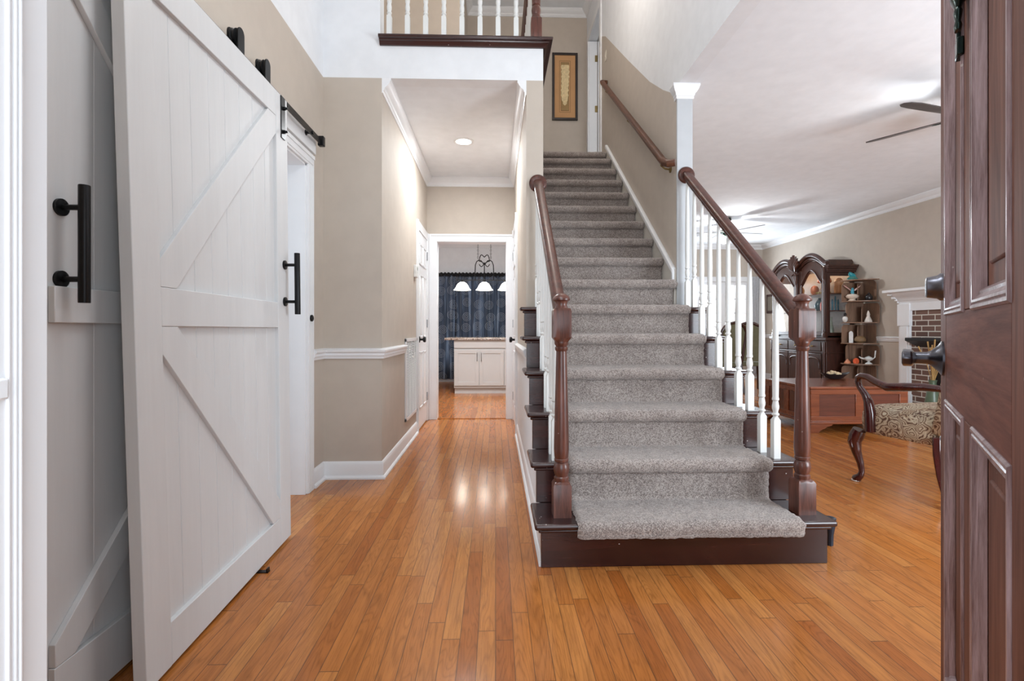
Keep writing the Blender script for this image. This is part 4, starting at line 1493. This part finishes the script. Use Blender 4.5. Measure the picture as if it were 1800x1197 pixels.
# hutch body
mb = MB()
mb.box(CXF + .03, CXB, CY0 + .02, CY1 - .02, .905, .935)
mb.box(CXF + .03, CXB, CY0 + .02, CY1 - .02, 2.02, 2.05)
for y in (CY0 + .02, CY1 - .045):
    mb.box(CXF + .002, CXF + .03, y - .005 if y < CYM else y - .018, y + .043 if y < CYM else y + .030, .905, 2.03)
    for xx in (CXF + .0, CXB - .07):
        mb.box(xx, xx + .07, y, y + .025, .905, 2.03)
    mb.box(CXF + .06, CXB - .06, y, y + .025, .905, .985)
    mb.box(CXF + .06, CXB - .06, y, y + .025, 1.88, 2.03)
mb.box(CXF - .002, CXF + .03, CYM - .0555, CYM + .0555, .905, 2.03)
mb.build('hutch_case', W_, cc, 0.003)
MB().box(CXB - .02, CXB, CY0 + .02, CY1 - .02, .906, 2.08).build('back_panel', m_plain('light_cabinet_back', srgb(128, 104, 84), .5), cc)
for y in (CY0 + .03, CY1 - .036):
    MB().box(CXF + .07, CXB - .07, y, y + .004, .985, 1.88).build('side_glass', M['glass'], cc)
for z in (1.337, 1.610):
    MB().box(CXF + .06, CXB - .022, CY0 + .05, CY1 - .05, z - .012, z).build('shelf', M['cherry_panel'], cc, 0.002)


def ped(y):
    d = abs(y - CYM)
    return 2.06 + .185 * cos(pi / 2 * max(-1, min(1, (d - .365) / .39)))


def garch(y, c):
    d = (y - c)
    return 1.76 + .22 * cos(pi / 2 * max(-1, min(1, d / .262))) ** 1.3


ys = [CY0 - .0 + (CY1 - CY0) * i / 60 for i in range(61)]
up_ = [(CXF - .01, y, ped(y)) for y in ys]
lo_ = [(CXF - .01, y, min(2.03, ped(y) - .03) if abs(abs(y - CYM) - .365) > .27 else ped(y) - .085) for y in ys]
MB().prism(up_ + lo_[::-1], (.05, 0, 0)).build('arched_pediment', W_, cc)
mb = MB()
mb.tube([(CXF - .020, y, ped(y) + .012) for y in [CY0 - .05] + ys + [CY1 + .05]], .034, 10)
mb.tube([(CXF - .012, y, ped(y) - .050) for y in ys], .014, 8)
mb.build('pediment_moulding', W_, cc)
mb = MB()
for y0, y1 in ((CY0 - .085, CY0 + .02), (CY1 - .02, CY1 + .085)):
    for i_, (a_, zz) in enumerate(((0, 2.048), (.02, 2.02), (.045, 1.99), (.06, 1.965))):
        ya, yb = (y0 + a_, y1) if y0 < CY0 else (y0, y1 - a_)
        mb.box(CXF - .03 + a_ * .3, CXB, ya, yb, zz - .03, zz)
mb.build('side_cornice', W_, cc, 0.004)
MB().prism([(CXF + .04, CY0 + .02, 2.05), (CXF + .10, CY0 + .10, 2.15), (CXF + .10, CY1 - .10, 2.15), (CXF + .04, CY1 - .02, 2.05)], (CXB - CXF - .05, 0, 0)).build('roof_panel', W_, cc, 0.01)
mb = MB()
for i in range(9):
    a = radians(-64 + 16 * i)
    L = .215 - .05 * abs(i - 4) / 4
    mb.tube([(CXF - .055, CYM + .02 * sin(a), 2.02 + .02 * cos(a)), (CXF - .085, CYM + L * .55 * sin(a), 2.04 + L * .6 * cos(a)), (CXF - .075, CYM + L * sin(a), 2.06 + L * 1.15 * cos(a))], [.012, .026, .021], 8)
for sg in (-1, 1):
    mb.tube([(CXF - .05, CYM, 2.0), (CXF - .065, CYM + sg * .06, 1.96), (CXF - .05, CYM + sg * .12, 1.98)], [.016, .014, .006], 8)
mb.tube([(CXF - .04, CYM, 2.03), (CXF - .05, CYM, 1.93), (CXF - .035, CYM, 1.80)], [.022, .024, .006], 8)
mb.build('carved_shell', W_, cc)
for dc in (CYM - .370, CYM + .370):
    ya, yb = dc - .314, dc + .314
    d_ = MB()
    for q in ((ya, ya + .055), (yb - .055, yb)):
        d_.box(CXF - .004, CXF + .024, q[0], q[1], .94, 2.02)
    d_.box(CXF - .004, CXF + .024, ya + .0545, yb - .0545, .94, 1.00)
    yy = [ya + .0545 + (yb - ya - .109) * i / 24 for i in range(25)]
    d_.prism([(CXF - .004, y, 2.02 + .13 * cos(pi / 2 * (y - dc) / .314)) for y in yy] + [(CXF - .004, y, garch(y, dc)) for y in yy[::-1]], (.028, 0, 0))
    do = d_.build('glass_door', W_, cc, 0.003)
    mb = MB().tube([(CXF - .008, y, garch(y, dc) + .03) for y in yy], .010, 8)
    mb.build('arch_bead', W_, do)
    MB().box(CXF + .012, CXF + .015, ya + .054, yb - .054, .99, 2.0).build('pane', M['glass'], do)
for y in (CY0 + .035, CYM, CY1 - .035):
    mb = MB().turned([(.030, .905, 1), (.030, .97, 1), (.020, .99, 0), (.026, 1.02, 0), (.018, 1.05, 0), (.020, 1.4, 0), (.018, 1.74, 0), (.026, 1.78, 0), (.020, 1.81, 0), (.030, 1.84, 1), (.030, 2.02, 1)], (CXF - .012, y, 0), 12)
    mb.build('post', W_, cc, 0, 35)
for y in (CY0 + .02, CY1 - .02):
    mb = MB()
    for z in (.14, .22, .30, .38, .46, .54, .62):
        mb.lathe([(.012, 0), (.026, .03), (.020, .055), (.012, .078)], (CXF - .035, y, z), 10)
    MB().turned([(.020, .12, 0), (.024, .14, 0), (.016, .2, 0), (.022, .3, 0), (.016, .4, 0), (.022, .5, 0), (.016, .6, 0), (.024, .66, 0), (.020, .68, 0), (.022, .84, 1)], (CXF - .030, y, 0), 10).build('carved_column', W_, cc, 0, 40)
    mb.bm.free()
point('cabinet_lamp', (5.38, 8.10, 1.96), 5.0, (1.0, 0.80, 0.55), 0.03)
point('cabinet_lamp', (5.38, 8.80, 1.96), 5.0, (1.0, 0.80, 0.55), 0.03)


def item(name, label, cat, x, y, z, prof, col, rough=0.3, group=None, seg=20, extra=None):
    """a small ornament: lathe body plus optional extra parts [(name, MB, colour)]"""
    m_ = m_plain(name + '_glaze', srgb(*col), rough, 0, .12, 24)
    if not extra:
        o = MB().lathe(prof, (x, y, z), seg).build(name, m_, None, 0, 40, (x, y, z))
        return tag(o, label, cat, group)
    t = thing(name, label, cat, (x, y, z), 0, group)
    MB().lathe(prof, (x, y, z), seg).build('body', m_, t)
    for n_, b_, c_ in extra:
        b_.build(n_, m_plain(name + '_' + n_, srgb(*c_), rough, 0, .1, 30), t)
    return t


VASE = [(0, 0), (.03, 0), (.055, .04), (.06, .08), (.035, .13), (.018, .15), (.022, .17), (.018, .172), (0, .16)]
BOTTLE = [(0, 0), (.055, 0), (.062, .03), (.062, .11), (.050, .145), (.016, .165), (.012, .195), (.016, .20), (0, .20)]
GR = 'ornaments inside the china cabinet'
stems = MB()
for i in range(5):
    a = 2 * pi * i / 5
    stems.tube([(5.42, 8.08, 1.80), (5.42 + .05 * cos(a), 8.08 + .05 * sin(a), 1.72), (5.42 + .09 * cos(a), 8.08 + .09 * sin(a), 1.615)], .006, 6)
item('orange_mushroom_lamp', 'orange domed ornament on thin legs on the top cabinet shelf', 'ornament', 5.42, 8.08, 1.80, [(0, 0), (.09, .0), (.105, .02), (.09, .07), (.05, .11), (0, .125)], (196, 92, 46), .4, GR, 20, [('legs', stems, (190, 170, 140))])
for i, (y, c_, lab) in enumerate(((7.96, (196, 84, 44), 'small round orange ornament beside the domed one in the cabinet'), (8.24, (180, 100, 60), 'small rust coloured ornament left of the orange dome in the cabinet'))):
    item('round_ornament', lab, 'ornament', 5.36, y, 1.612, [(0, 0), (.03, 0), (.06, .04), (.065, .09), (.045, .14), (0, .16)], c_, .4, GR)
leaf = MB()
for i in range(60):
    x, y = 5.34 + random.random() * .10, 7.88 + random.random() * .44
    a = random.random() * 6.28
    leaf.prism([(x, y, 1.613), (x + .03 * cos(a), y + .03 * sin(a), 1.635 + random.random() * .03), (x + .012 * cos(a + 1.2), y + .012 * sin(a + 1.2), 1.65)], (.004, .003, .004))
o = leaf.build('foliage_garland', m_plain('gold_green_leaves', srgb(176, 158, 84), 0.6, 0, .35, 60), None)
tag(o, 'gold and green foliage garland on the top cabinet shelf', 'garland', None, 'stuff')
item('red_bottle', 'red orange round bottle on the middle cabinet shelf', 'bottle', 5.36, 7.99, 1.338, BOTTLE, (196, 84, 66), .35, GR)
item('teal_vase', 'tall teal vase on the middle cabinet shelf', 'vase', 5.42, 8.20, 1.338, [(r_ * 1.3, z_ * 1.3) for r_, z_ in VASE], (48, 84, 96), .25, GR)
item('gold_vase', 'gold vase in the left door of the cabinet', 'vase', 5.40, 8.72, 1.612, [(r_ * 1.3, z_ * 1.4) for r_, z_ in VASE], (170, 124, 66), .35, GR)
item('grey_jar', 'grey jar behind the left cabinet door', 'jar', 5.40, 8.60, 1.338, BOTTLE, (140, 142, 146), .3, GR)
item('white_jug', 'white jug on the cabinet floor behind the left door', 'jug', 5.40, 8.68, .937, [(r_ * 1.4, z_ * 1.4) for r_, z_ in VASE], (206, 208, 206), .3, GR)
item('white_vase', 'white and blue vase on the cabinet floor behind the right door', 'vase', 5.36, 7.93, .937, [(r_ * 1.2, z_ * 1.3) for r_, z_ in VASE], (196, 204, 214), .3, GR)
item('green_carafe', 'slim grey green carafe at the side glass of the cabinet', 'carafe', 5.33, 7.80, .937, [(0, 0), (.045, 0), (.05, .05), (.035, .16), (.02, .25), (.026, .29), (0, .285)], (134, 142, 126), .3, GR)
item('amber_ornament', 'amber ornament on the top shelf at the side glass of the cabinet', 'ornament', 5.48, 7.82, 1.612, [(0, 0), (.06, 0), (.07, .06), (.055, .14), (.07, .19), (.03, .24), (0, .25)], (206, 150, 104), .4, GR)
for i, x in enumerate((5.36, 5.41, 5.455)):
    item('blue_candlestick', ['short blue candlestick at the side glass of the cabinet', 'tallest blue candlestick at the side glass of the cabinet', 'slim blue candlestick nearest the wall in the cabinet'][i], 'candlestick', x, 7.80, 1.338, [(0, 0), (.018, 0), (.012, .01), (.010, .10 + .03 * (i % 2)), (.016, .11 + .03 * (i % 2)), (.008, .17 + .05 * (i % 2)), (0, .18 + .05 * (i % 2))], (70, 120, 136), .2, GR)

# ------------------------------------------------------------------ corner shelf unit
EX, EY = 5.645, 7.525
et = thing('corner_shelf', 'brown veneer corner shelf unit with rounded panels beside the china cabinet', 'shelf unit', (EX - .15, EY - .15, 0))
R_ = .345
shelf_z = (.10, .52, .83, 1.143, 1.465, 1.784)


def quarter(r, n=12):
    pts = [(EX, EY)]
    for i in range(n + 1):
        a = pi + (pi / 2) * i / n
        k = 1 / (abs(cos(a)) ** 2.6 + abs(sin(a)) ** 2.6) ** (1 / 2.6)
        pts.append((EX + r * cos(a) * (k * .8 + .2 * 1), EY + r * sin(a) * (k * .8 + .2)))
    return pts


for z in shelf_z:
    MB().prism([(x, y, z - .016) for x, y in quarter(R_)], (0, 0, .016)).build('shelf', M['etagere'], et, 0.002)


def round_panel(mb, p, d, w, z0, z1, r=.05, th=.010):
    """upright panel from p along d (unit, horizontal), outer top corner rounded"""
    pts = [(0, z0), (w, z0)] + [(w - r + r * cos(a), z1 - r + r * sin(a)) for a in [i * pi / 16 for i in range(9)]] + [(0, z1)]
    nrm = Vector((-d[1], d[0], 0)) * th
    mb.prism([(p[0] + d[0] * a, p[1] + d[1] * a, z) for a, z in pts], nrm)


for i, (za, zb) in enumerate(zip(shelf_z, shelf_z[1:])):
    za_, zb_ = za + .0005, zb - .0165
    odd = i % 2
    for j, (p, d) in enumerate((((EX - .001, EY), (0, -1)), ((EX, EY - .011), (-1, 0)))):
        mb = MB()
        w_ = R_ * (.98 if (i + j) % 2 else .80)
        round_panel(mb, p, d, w_, za_, zb_ if (i + j) % 2 == 0 else zb_ - .02, .06)
        mb.build('back_panel', M['etagere'], et)
    mb = MB()
    q = 1 / sqrt(2)
    st = (EX - .02, EY - .05) if odd else (EX - .06, EY - .02)
    round_panel(mb, st, (-q, -q), .20, za_, za_ + .235 if odd else zb_ - .03, .06)
    mb.build('divider', M['etagere'], et)

GS = 'ornaments on the corner shelf'
bx, by, bz = EX - .24, EY - .11, 1.4655
wing = MB()
wing.prism([(bx, by, bz + .14), (bx - .05, by + .02, bz + .19), (bx - .10, by + .05, bz + .235), (bx - .03, by + .01, bz + .165)], (.006, .006, .012))
wing.prism([(bx, by, bz + .14), (bx + .05, by - .03, bz + .19), (bx + .085, by - .06, bz + .225), (bx + .04, by - .02, bz + .16)], (.006, .006, .012))
bird = MB().tube([(bx + .02, by, bz + .09), (bx, by, bz + .13), (bx, by - .01, bz + .17), (bx - .008, by - .02, bz + .185), (bx - .02, by - .045, bz + .18)], [.010, .024, .020, .016, .003], 10)
item('hummingbird_figurine', 'hummingbird figurine with spread wings on a white flower, second shelf from top', 'figurine', bx, by, bz, [(0, 0), (.05, 0), (.052, .01), (.03, .025), (.075, .05), (.085, .075), (.06, .10), (0, .11)], (228, 212, 196), .3, GS, 18, [('wings', wing, (214, 170, 160)), ('bird', bird, (70, 150, 170))])
tx, ty, tz_ = EX - .20, EY - .06, 1.7845
topb = MB().tube([(tx + .06, ty, tz_ + .03), (tx, ty, tz_ + .07), (tx - .04, ty, tz_ + .10), (tx - .06, ty - .02, tz_ + .12)], [.012, .040, .028, .006], 10)
item('teal_bird_figurine', 'teal and green bird figurine on top of the corner shelf', 'figurine', tx, ty, tz_, [(0, 0), (.07, 0), (.075, .02), (.05, .05), (.03, .06), (0, .065)], (58, 120, 112), .25, GS, 16, [('bird', topb, (40, 140, 150))])
lid = MB().lathe([(.030, 0), (.032, .008), (.012, .020), (.010, .03), (0, .034)], (EX - .09, EY - .25, 1.4655 + .085), 16)
item('black_jar', 'small black lidded jar on the right of the second shelf', 'jar', EX - .09, EY - .25, 1.4655, [(0, 0), (.035, 0), (.05, .03), (.048, .06), (.03, .085), (0, .086)], (30, 28, 32), .2, GS, 16, [('lid', lid, (30, 28, 32))])
item('white_bell_figurine', 'white bell shaped figurine on the right of the third shelf', 'figurine', EX - .09, EY - .24, 1.1435, [(0, 0), (.05, 0), (.048, .02), (.028, .07), (.018, .09), (.024, .11), (.016, .14), (.006, .17), (0, .172)], (214, 204, 194), .3, GS)
hd = MB().lathe([(0, 0), (.02, .01), (.024, .03), (.012, .05), (0, .055)], (EX - .315, EY - .06, 1.1435 + .09), 12)
item('bird_figurine', 'little white and black bird figurine at the left edge of the third shelf', 'figurine', EX - .315, EY - .06, 1.1435, [(0, 0), (.012, 0), (.03, .02), (.036, .05), (.03, .08), (0, .095)], (226, 222, 216), .3, GS, 14, [('head', hd, (32, 30, 30))])
o = MB().prism([(EX - .285, EY - .10, .8305), (EX - .245, EY - .135, .8305), (EX - .245, EY - .135, .98), (EX - .252, EY - .128, 1.0), (EX - .265, EY - .118, 1.01), (EX - .278, EY - .106, 1.0), (EX - .285, EY - .10, .98)], (.012, .014, 0)).build('white_plaque', m_plain('white_ceramic', srgb(224, 222, 220), .3), None, 0.002)
tag(o, 'upright white arched plaque on the left of the fourth shelf', 'plaque', GS)
item('brown_gourd', 'round brown speckled gourd in the middle of the fourth shelf', 'gourd', EX - .17, EY - .18, .8305, [(0, 0), (.04, 0), (.072, .03), (.074, .06), (.05, .095), (.015, .105), (0, .106)], (122, 96, 66), .6, GS)
shade = MB().lathe([(.045, 0), (.048, .006), (.02, .012), (0, .012)], (EX - .23, EY - .17, .556), 16, Matrix.Rotation(pi / 2, 3, 'X'))
item('orange_dish', 'orange flower shaped dish on the left of the fifth shelf', 'ornament', EX - .23, EY - .17, .5205, [(0, 0), (.03, 0), (.02, .012), (.012, .03), (0, .034)], (214, 98, 58), .35, GS, 16, [('bloom', shade, (224, 96, 56))])
item('orange_shell', 'small orange and white shell at the left edge of the fifth shelf', 'shell', EX - .30, EY - .09, .5205, [(0, 0), (.045, 0), (.04, .02), (.022, .045), (.006, .065), (0, .066)], (214, 140, 104), .4, GS, 10)
lx, ly, lz = EX - .10, EY - .26, .5205
sp_ = MB().tube([(lx - .03, ly + .03, lz + .07), (lx - .07, ly + .06, lz + .085), (lx - .09, ly + .075, lz + .105)], [.016, .010, .007], 8)
hn = MB().tube([(lx + .03, ly - .03, lz + .07), (lx + .055, ly - .05, lz + .10), (lx + .062, ly - .055, lz + .20)], [.008, .008, .010], 8)
item('white_oil_lamp', 'white oil lamp ornament with tall handle on the right of the fifth shelf', 'oil lamp', lx, ly, lz, [(0, 0), (.05, 0), (.042, .010), (.014, .03), (.014, .04), (.05, .06), (.062, .08), (.04, .10), (.012, .115), (0, .12)], (226, 230, 228), .25, GS, 18, [('spout', sp_, (226, 230, 228)), ('handle', hn, (226, 230, 228))])

# ------------------------------------------------------------------ fireplace on the right wall
fp = thing('fireplace', 'brick fireplace with white stepped mantel on the right living room wall', 'fireplace', (5.6, 5.9, 0))
MB().box(5.600, 5.678, 5.30, 5.47, 0, 1.36).build('brick_surround', M['brick'], fp)
mb = MB()
mb.box(5.600, 5.678, 6.30, 6.56, 0, 1.36)
mb.box(5.600, 5.678, 5.47, 6.30, .78, 1.36)
mb.build('brick_surround', M['brick'], fp)
MB().box(5.52, 5.678, 5.24, 6.56, 0.0, .03).build('hearth_strip', M['brick'], fp)
MB().box(5.655, 5.678, 5.47, 6.30, 0.03, .78).build('firebox_back', M['soot'], fp)
for a, b in ((6.56, 6.74), (5.06, 5.24)):
    mb = MB().box(5.570, 5.678, a, b, 0, 1.40)
    mb.box(5.560, 5.571, a + .03, b - .03, .20, 1.20)
    mb.box(5.555, 5.678, a - .012, b + .012, 1.08, 1.38)
    mb.box(5.555, 5.678, a - .012, b + .012, 0, .16)
    mb.build('pilaster', M['trim'], fp, 0.004)
MB().box(5.575, 5.678, 5.24, 6.56, 1.285, 1.40).build('frieze', M['trim'], fp, 0.004)
mb = MB()
prof_m = [(0, 1.395), (.105, 1.395), (.115, 1.42), (.125, 1.425), (.135, 1.45), (.165, 1.475), (.205, 1.50), (.225, 1.525), (.230, 1.535), (.265, 1.54), (.265, 1.575), (0, 1.575)]
mb.mould([(5.678, 5.06), (5.678, 6.74)], prof_m, 1)
# returns at both ends by tapering: stepped end blocks
for sgn, ye in ((1, 6.74), (-1, 5.06)):
    for o_, z0, z1 in ((.015, 1.395, 1.425), (.03, 1.425, 1.455), (.05, 1.455, 1.50), (.075, 1.50, 1.54), (.105, 1.54, 1.575)):
        ya, yb = sorted((ye, ye + sgn * o_))
        mb.box(5.678 - (.10 + o_ * 1.55), 5.678, ya, yb, z0, z1)
mb.build('mantel_shelf', M['trim'], fp, 0.002)
mb = MB()
mb.prism([(5.600, 5.40, .80), (5.42, 5.40, .885), (5.42, 5.40, .925), (5.600, 5.40, .925)], (0, 1.06, 0))
mb.build('iron_canopy', M['soot'], fp, 0.004)
vs = thing('dried_stem_vase', 'slim green vase of dried stems beside the fireplace behind the armchair', 'vase', (5.30, 5.90, 0))
MB().lathe([(0, 0), (.07, 0), (.085, .10), (.06, .28), (.035, .38), (.045, .42), (.038, .42), (0, .36)], (5.30, 5.90, 0), 20).build('vase_body', m_plain('green_glaze', srgb(88, 104, 84), .3), vs)
mb = MB()
for i in range(14):
    a = random.random() * 6.28
    l_ = .05 + random.random() * .13
    hh = .72 + random.random() * .20
    mb.tube([(5.30, 5.90, .36), (5.30 + l_ * .4 * cos(a), 5.90 + l_ * .4 * sin(a), .36 + (hh - .36) * .55), (5.30 + l_ * cos(a), 5.90 + l_ * sin(a), hh)], [.005, .005, .009], 5)
mb.build('dried_stems', m_plain('straw_stems', srgb(182, 146, 92), .8, 0, .2, 20), vs)

# ------------------------------------------------------------------ low cherry trunk table
ct = thing('coffee_table', 'low square cherry coffee table with panelled sides in front of the china cabinet', 'coffee table', (3.635, 5.31, 0))
TX0, TX1, TY0, TY1 = 3.125, 4.145, 4.87, 5.75
mb = MB().box(TX0, TX1, TY0, TY1, .436, .464)
mb.build('top', M['cherry'], ct, 0.008, 40, None, 3)
MB().box(TX0 + .022, TX1 - .022, TY0 + .022, TY1 - .022, .098, .4355).build('body', M['cherry_panel'], ct)
mb = MB()
for q in ((TX0 + .014, TX1 - .014, TY0 + .012, TY0 + .03), (TX0 + .014, TX1 - .014, TY1 - .03, TY1 - .012)):
    xs = [TX0 + .014, TX0 + .10, (TX0 + TX1) / 2 - .04, (TX0 + TX1) / 2 + .04, TX1 - .10, TX1 - .014]
    for a, b in ((xs[0], xs[1]), (xs[2], xs[3]), (xs[4], xs[5])):
        mb.box(a, b, q[2], q[3], .165, .385)
    mb.box(q[0], q[1], q[2], q[3], .384, .4357)
    mb.box(q[0], q[1], q[2], q[3], .115, .166)
for xa, xb in ((TX0 + .012, TX0 + .03), (TX1 - .03, TX1 - .012)):
    yy = [TY0 + .014, TY0 + .10, (TY0 + TY1) / 2 - .04, (TY0 + TY1) / 2 + .04, TY1 - .10, TY1 - .014]
    for a, b in ((yy[0], yy[1]), (yy[2], yy[3]), (yy[4], yy[5])):
        mb.box(xa, xb, a, b, .165, .385)
    mb.box(xa, xb, yy[0], yy[5], .384, .4357)
    mb.box(xa, xb, yy[0], yy[5], .115, .166)
mb.build('panel_frame', M['cherry'], ct, 0.003)
mb = MB().box(TX0, TX1, TY0, TY1, .088, .112)
mb.box(TX0 + .008, TX1 - .008, TY0 + .008, TY1 - .008, .111, .124)
mb.build('base_moulding', M['cherry'], ct, 0.006)
for fx, sx_ in ((TX0 + .006, 1), (TX1 - .006, -1)):
    for fy, sy_ in ((TY0 + .006, 1), (TY1 - .006, -1)):
        mb = MB()
        br = [(0, 0), (.085, 0), (.095, .02), (.12, .035), (.15, .045), (.17, .062), (.21, .070), (.23, .088), (0, .088)]
        mb.prism([(fx + sx_ * a, fy, z) for a, z in br], (0, sy_ * .026, 0))
        mb.prism([(fx, fy + sy_ * (a if a > 0 else .027), z) for a, z in br], (sx_ * .026, 0, 0))
        mb.build('bracket_foot', M['cherry'], ct, 0.002)
dx_, dy_ = 3.86, 5.58
ds = thing('boat_dish', 'black boat shaped dish of dried pods on the coffee table', 'dish', (dx_, dy_, .464))


def dish(u, v):
    a = 2 * pi * u
    r = (.02, .05, .10, .165, .175, .160)[int(round(v * 5))]
    z = (.0, .0, .012, .058, .060, .052)[int(round(v * 5))]
    up = .022 * (abs(cos(a)) ** 3) * (r / .17) ** 2
    return Vector((dx_ + r * cos(a) * 1.0, dy_ + r * .42 * sin(a), .4645 + z + up))


MB().grid(dish, 40, 5).build('dish_shell', m_plain('black_lacquer', srgb(36, 34, 36), .25, 0, .3, 40), ds)
mb = MB()
for i in range(26):
    a = random.random() * 6.28
    r = random.random() ** .5
    mb.lathe([(0, -.016), (.012, -.010), (.017, 0), (.012, .010), (0, .016)], (dx_ - .02 + .085 * r * cos(a), dy_ + .035 * r * sin(a), .520 + .03 * (1 - r) + .01 * random.random()), 8, Matrix.Rotation(random.random() * 3, 3, 'X'))
po = mb.build('dried_pods', m_plain('pale_pods', srgb(190, 168, 136), .7, 0, .3, 60), ds)
po['kind'] = 'stuff'

# ------------------------------------------------------------------ armchair
ac = thing('armchair', 'paisley upholstered mahogany armchair with scrolled arms, partly behind the entrance door', 'armchair', (2.848, 3.132, 0), radians(9.4))


def seatf(u, v):
    """rounded cushion block: u round the plan, v from bottom rim over the top"""
    a = 2 * pi * u
    n = 5.0
    c_, s_ = cos(a), sin(a)
    k = 1 / (abs(c_) ** n + abs(s_) ** n) ** (1 / n)
    L = [(0.0, .345, .0), (.97, .345, .0), (1.0, .365, 0), (1.01, .43, 0), (1.0, .475, 0), (.95, .505, 0), (.80, .525, 0), (.5, .540, 0), (0.0, .546, 0)]
    i = int(round(v * 8))
    r, z, _ = L[i]
    w_ = .345 + .02 * s_ * k
    return Vector((w_ * r * c_ * k, .282 * r * s_ * k + .002, z))


MB().grid(seatf, 56, 8).build('seat', M['paisley'], ac, 0, 60)


def backf(u, v):
    a = 2 * pi * u
    n = 4.0
    c_, s_ = cos(a), sin(a)
    k = 1 / (abs(c_) ** n + abs(s_) ** n) ** (1 / n)
    L = [(0, .40), (.9, .40), (1, .43), (1.0, .6), (1.02, .8), (.98, .95), (.88, 1.03), (.5, 1.06), (0, 1.065)]
    r, z = L[int(round(v * 8))]
    y = -.245 - (z - .40) * .20
    return Vector((.33 * r * c_ * k, y + .065 * r * s_ * k, z))


MB().grid(backf, 48, 8).build('backrest', M['paisley'], ac, 0, 60)
for sg in (-1, 1):
    X = sg * .345
    # front cabriole leg
    lg = MB().tube([(X, .245, .352), (X + sg * .004, .262, .31), (X + sg * .010, .275, .265), (X + sg * .006, .262, .20), (X - sg * .002, .240, .13), (X, .226, .075), (X + sg * .004, .232, .045), (X + sg * .008, .250, .026), (X + sg * .010, .262, .012)], [.040, .046, .042, .030, .022, .018, .020, .026, .028], 12)
    lo = lg.build('leg', M['chair_wood'], ac)
    MB().lathe([(.022, 0), (.028, .004), (.028, .010), (.020, .013)], (X + sg * .010, .262, 0), 14).build('glide', m_plain('white_glide', srgb(214, 208, 200), .5), lo)
    MB().tube([(X + sg * .036, .262, .30), (X + sg * .046, .270, .27), (X + sg * .040, .266, .235), (X + sg * .030, .262, .225)], [.008, .014, .012, .005], 8).build('carved_knee', M['chair_wood'], lo)
    rl = MB().tube([(X * .92, -.24, .40), (X * .93, -.245, .30), (X * .93, -.262, .18), (X * .94, -.295, .07), (X * .95, -.325, .006)], [.026, .025, .022, .020, .019], 4)
    ro_ = rl.build('leg', M['chair_wood'], ac, 0.004)
    MB().box(X * .95 - .015, X * .95 + .015, -.340, -.310, 0, .006).build('glide', m_plain('white_glide', srgb(214, 208, 200), .5), ro_)
    # arm: from the back forward, dipping, then curling down to the support
    ar = MB().tube([(X * .93, -.30, .685), (X * 1.02, -.20, .690), (X * 1.10, -.10, .680), (X * 1.13, .0, .668), (X * 1.12, .08, .690), (X * 1.10, .15, .718), (X * 1.08, .20, .722), (X * 1.06, .232, .708), (X * 1.05, .240, .675), (X * 1.05, .222, .640), (X * 1.05, .185, .600), (X * 1.05, .160, .555), (X * 1.04, .150, .48), (X * 1.03, .150, .36)], [.018, .023, .026, .026, .022, .021, .021, .021, .020, .019, .022, .028, .034, .036], 12, False)
    ar.build('arm', M['chair_wood'], ac, 0, 60)

# blue pot behind the first step
item('blue_pot', 'small dark blue pot on the floor behind the right end of the bottom step', 'pot', 1.598, 2.345, 0.0005, [(0, 0), (.016, 0), (.017, .05), (.024, .09), (.026, .115), (.028, .130), (.024, .130), (0, .115)], (16, 34, 50), .35)


# ------------------------------------------------------------------ dining corner seen between the balusters
def dining_chair(x, y, rz, label, first=None):
    if first is not None:
        c = copy_tree(first, None, (x, y, 0), label)
        c.rotation_euler = (0, 0, rz)
        return c
    t = thing('dining_chair', label, 'chair', (x, y, 0), rz, 'dining chairs', None, True)
    MB().box(-.23, .23, -.22, .24, .42, .49).build('seat', m_plain('olive_upholstery', srgb(112, 110, 84), .8), t, 0.02)
    bk = [(-.20, .50), (-.215, .80), (-.22, 1.0), (-.17, 1.08), (-.08, 1.13), (0, 1.145), (.08, 1.13), (.17, 1.08), (.22, 1.0), (.215, .80), (.20, .50)]
    mb = MB()
    mb.tube([(a, -.23 - (z - .5) * .18, z) for a, z in bk], .026, 8)
    mb.build('back_frame', M['china'], t)
    MB().prism([(a * .9, -.235 - (z - .5) * .18, .5 + (z - .5) * .96) for a, z in bk], (0, .03, 0)).build('back_panel', m_plain('olive_upholstery', srgb(112, 110, 84), .8), t)
    for sx_ in (-1, 1):
        MB().tube([(sx_ * .21, .22, .43), (sx_ * .215, .225, .2), (sx_ * .21, .22, 0)], [.028, .02, .016], 8).build('leg', M['china'], t)
        MB().tube([(sx_ * .20, -.22, .52), (sx_ * .20, -.24, .3), (sx_ * .20, -.30, 0)], [.026, .022, .018], 8).build('leg', M['china'], t)
    return t


c0 = dining_chair(4.30, 8.45, radians(-20), 'dark high backed dining chair nearest the china cabinet, seen between balusters')
dining_chair(3.78, 8.25, radians(10), 'dark dining chair in front of the bright rear window', c0)
dining_chair(4.05, 9.75, radians(175), 'dark dining chair on the far side of the dining table', c0)
t = thing('dining_table', 'dark round pedestal dining table in front of the rear window', 'dining table', (4.05, 9.05, 0))
MB().lathe([(0, .72), (.52, .72), (.545, .735), (.54, .755), (0, .755)], (4.05, 9.05, 0), 40).build('table_top', M['china'], t)
MB().lathe([(.0, .0), (.30, .0), (.28, .05), (.10, .10), (.06, .18), (.10, .35), (.06, .55), (.10, .68), (.20, .719), (0, .719)], (4.05, 9.05, 0), 24).build('pedestal', M['china'], t)
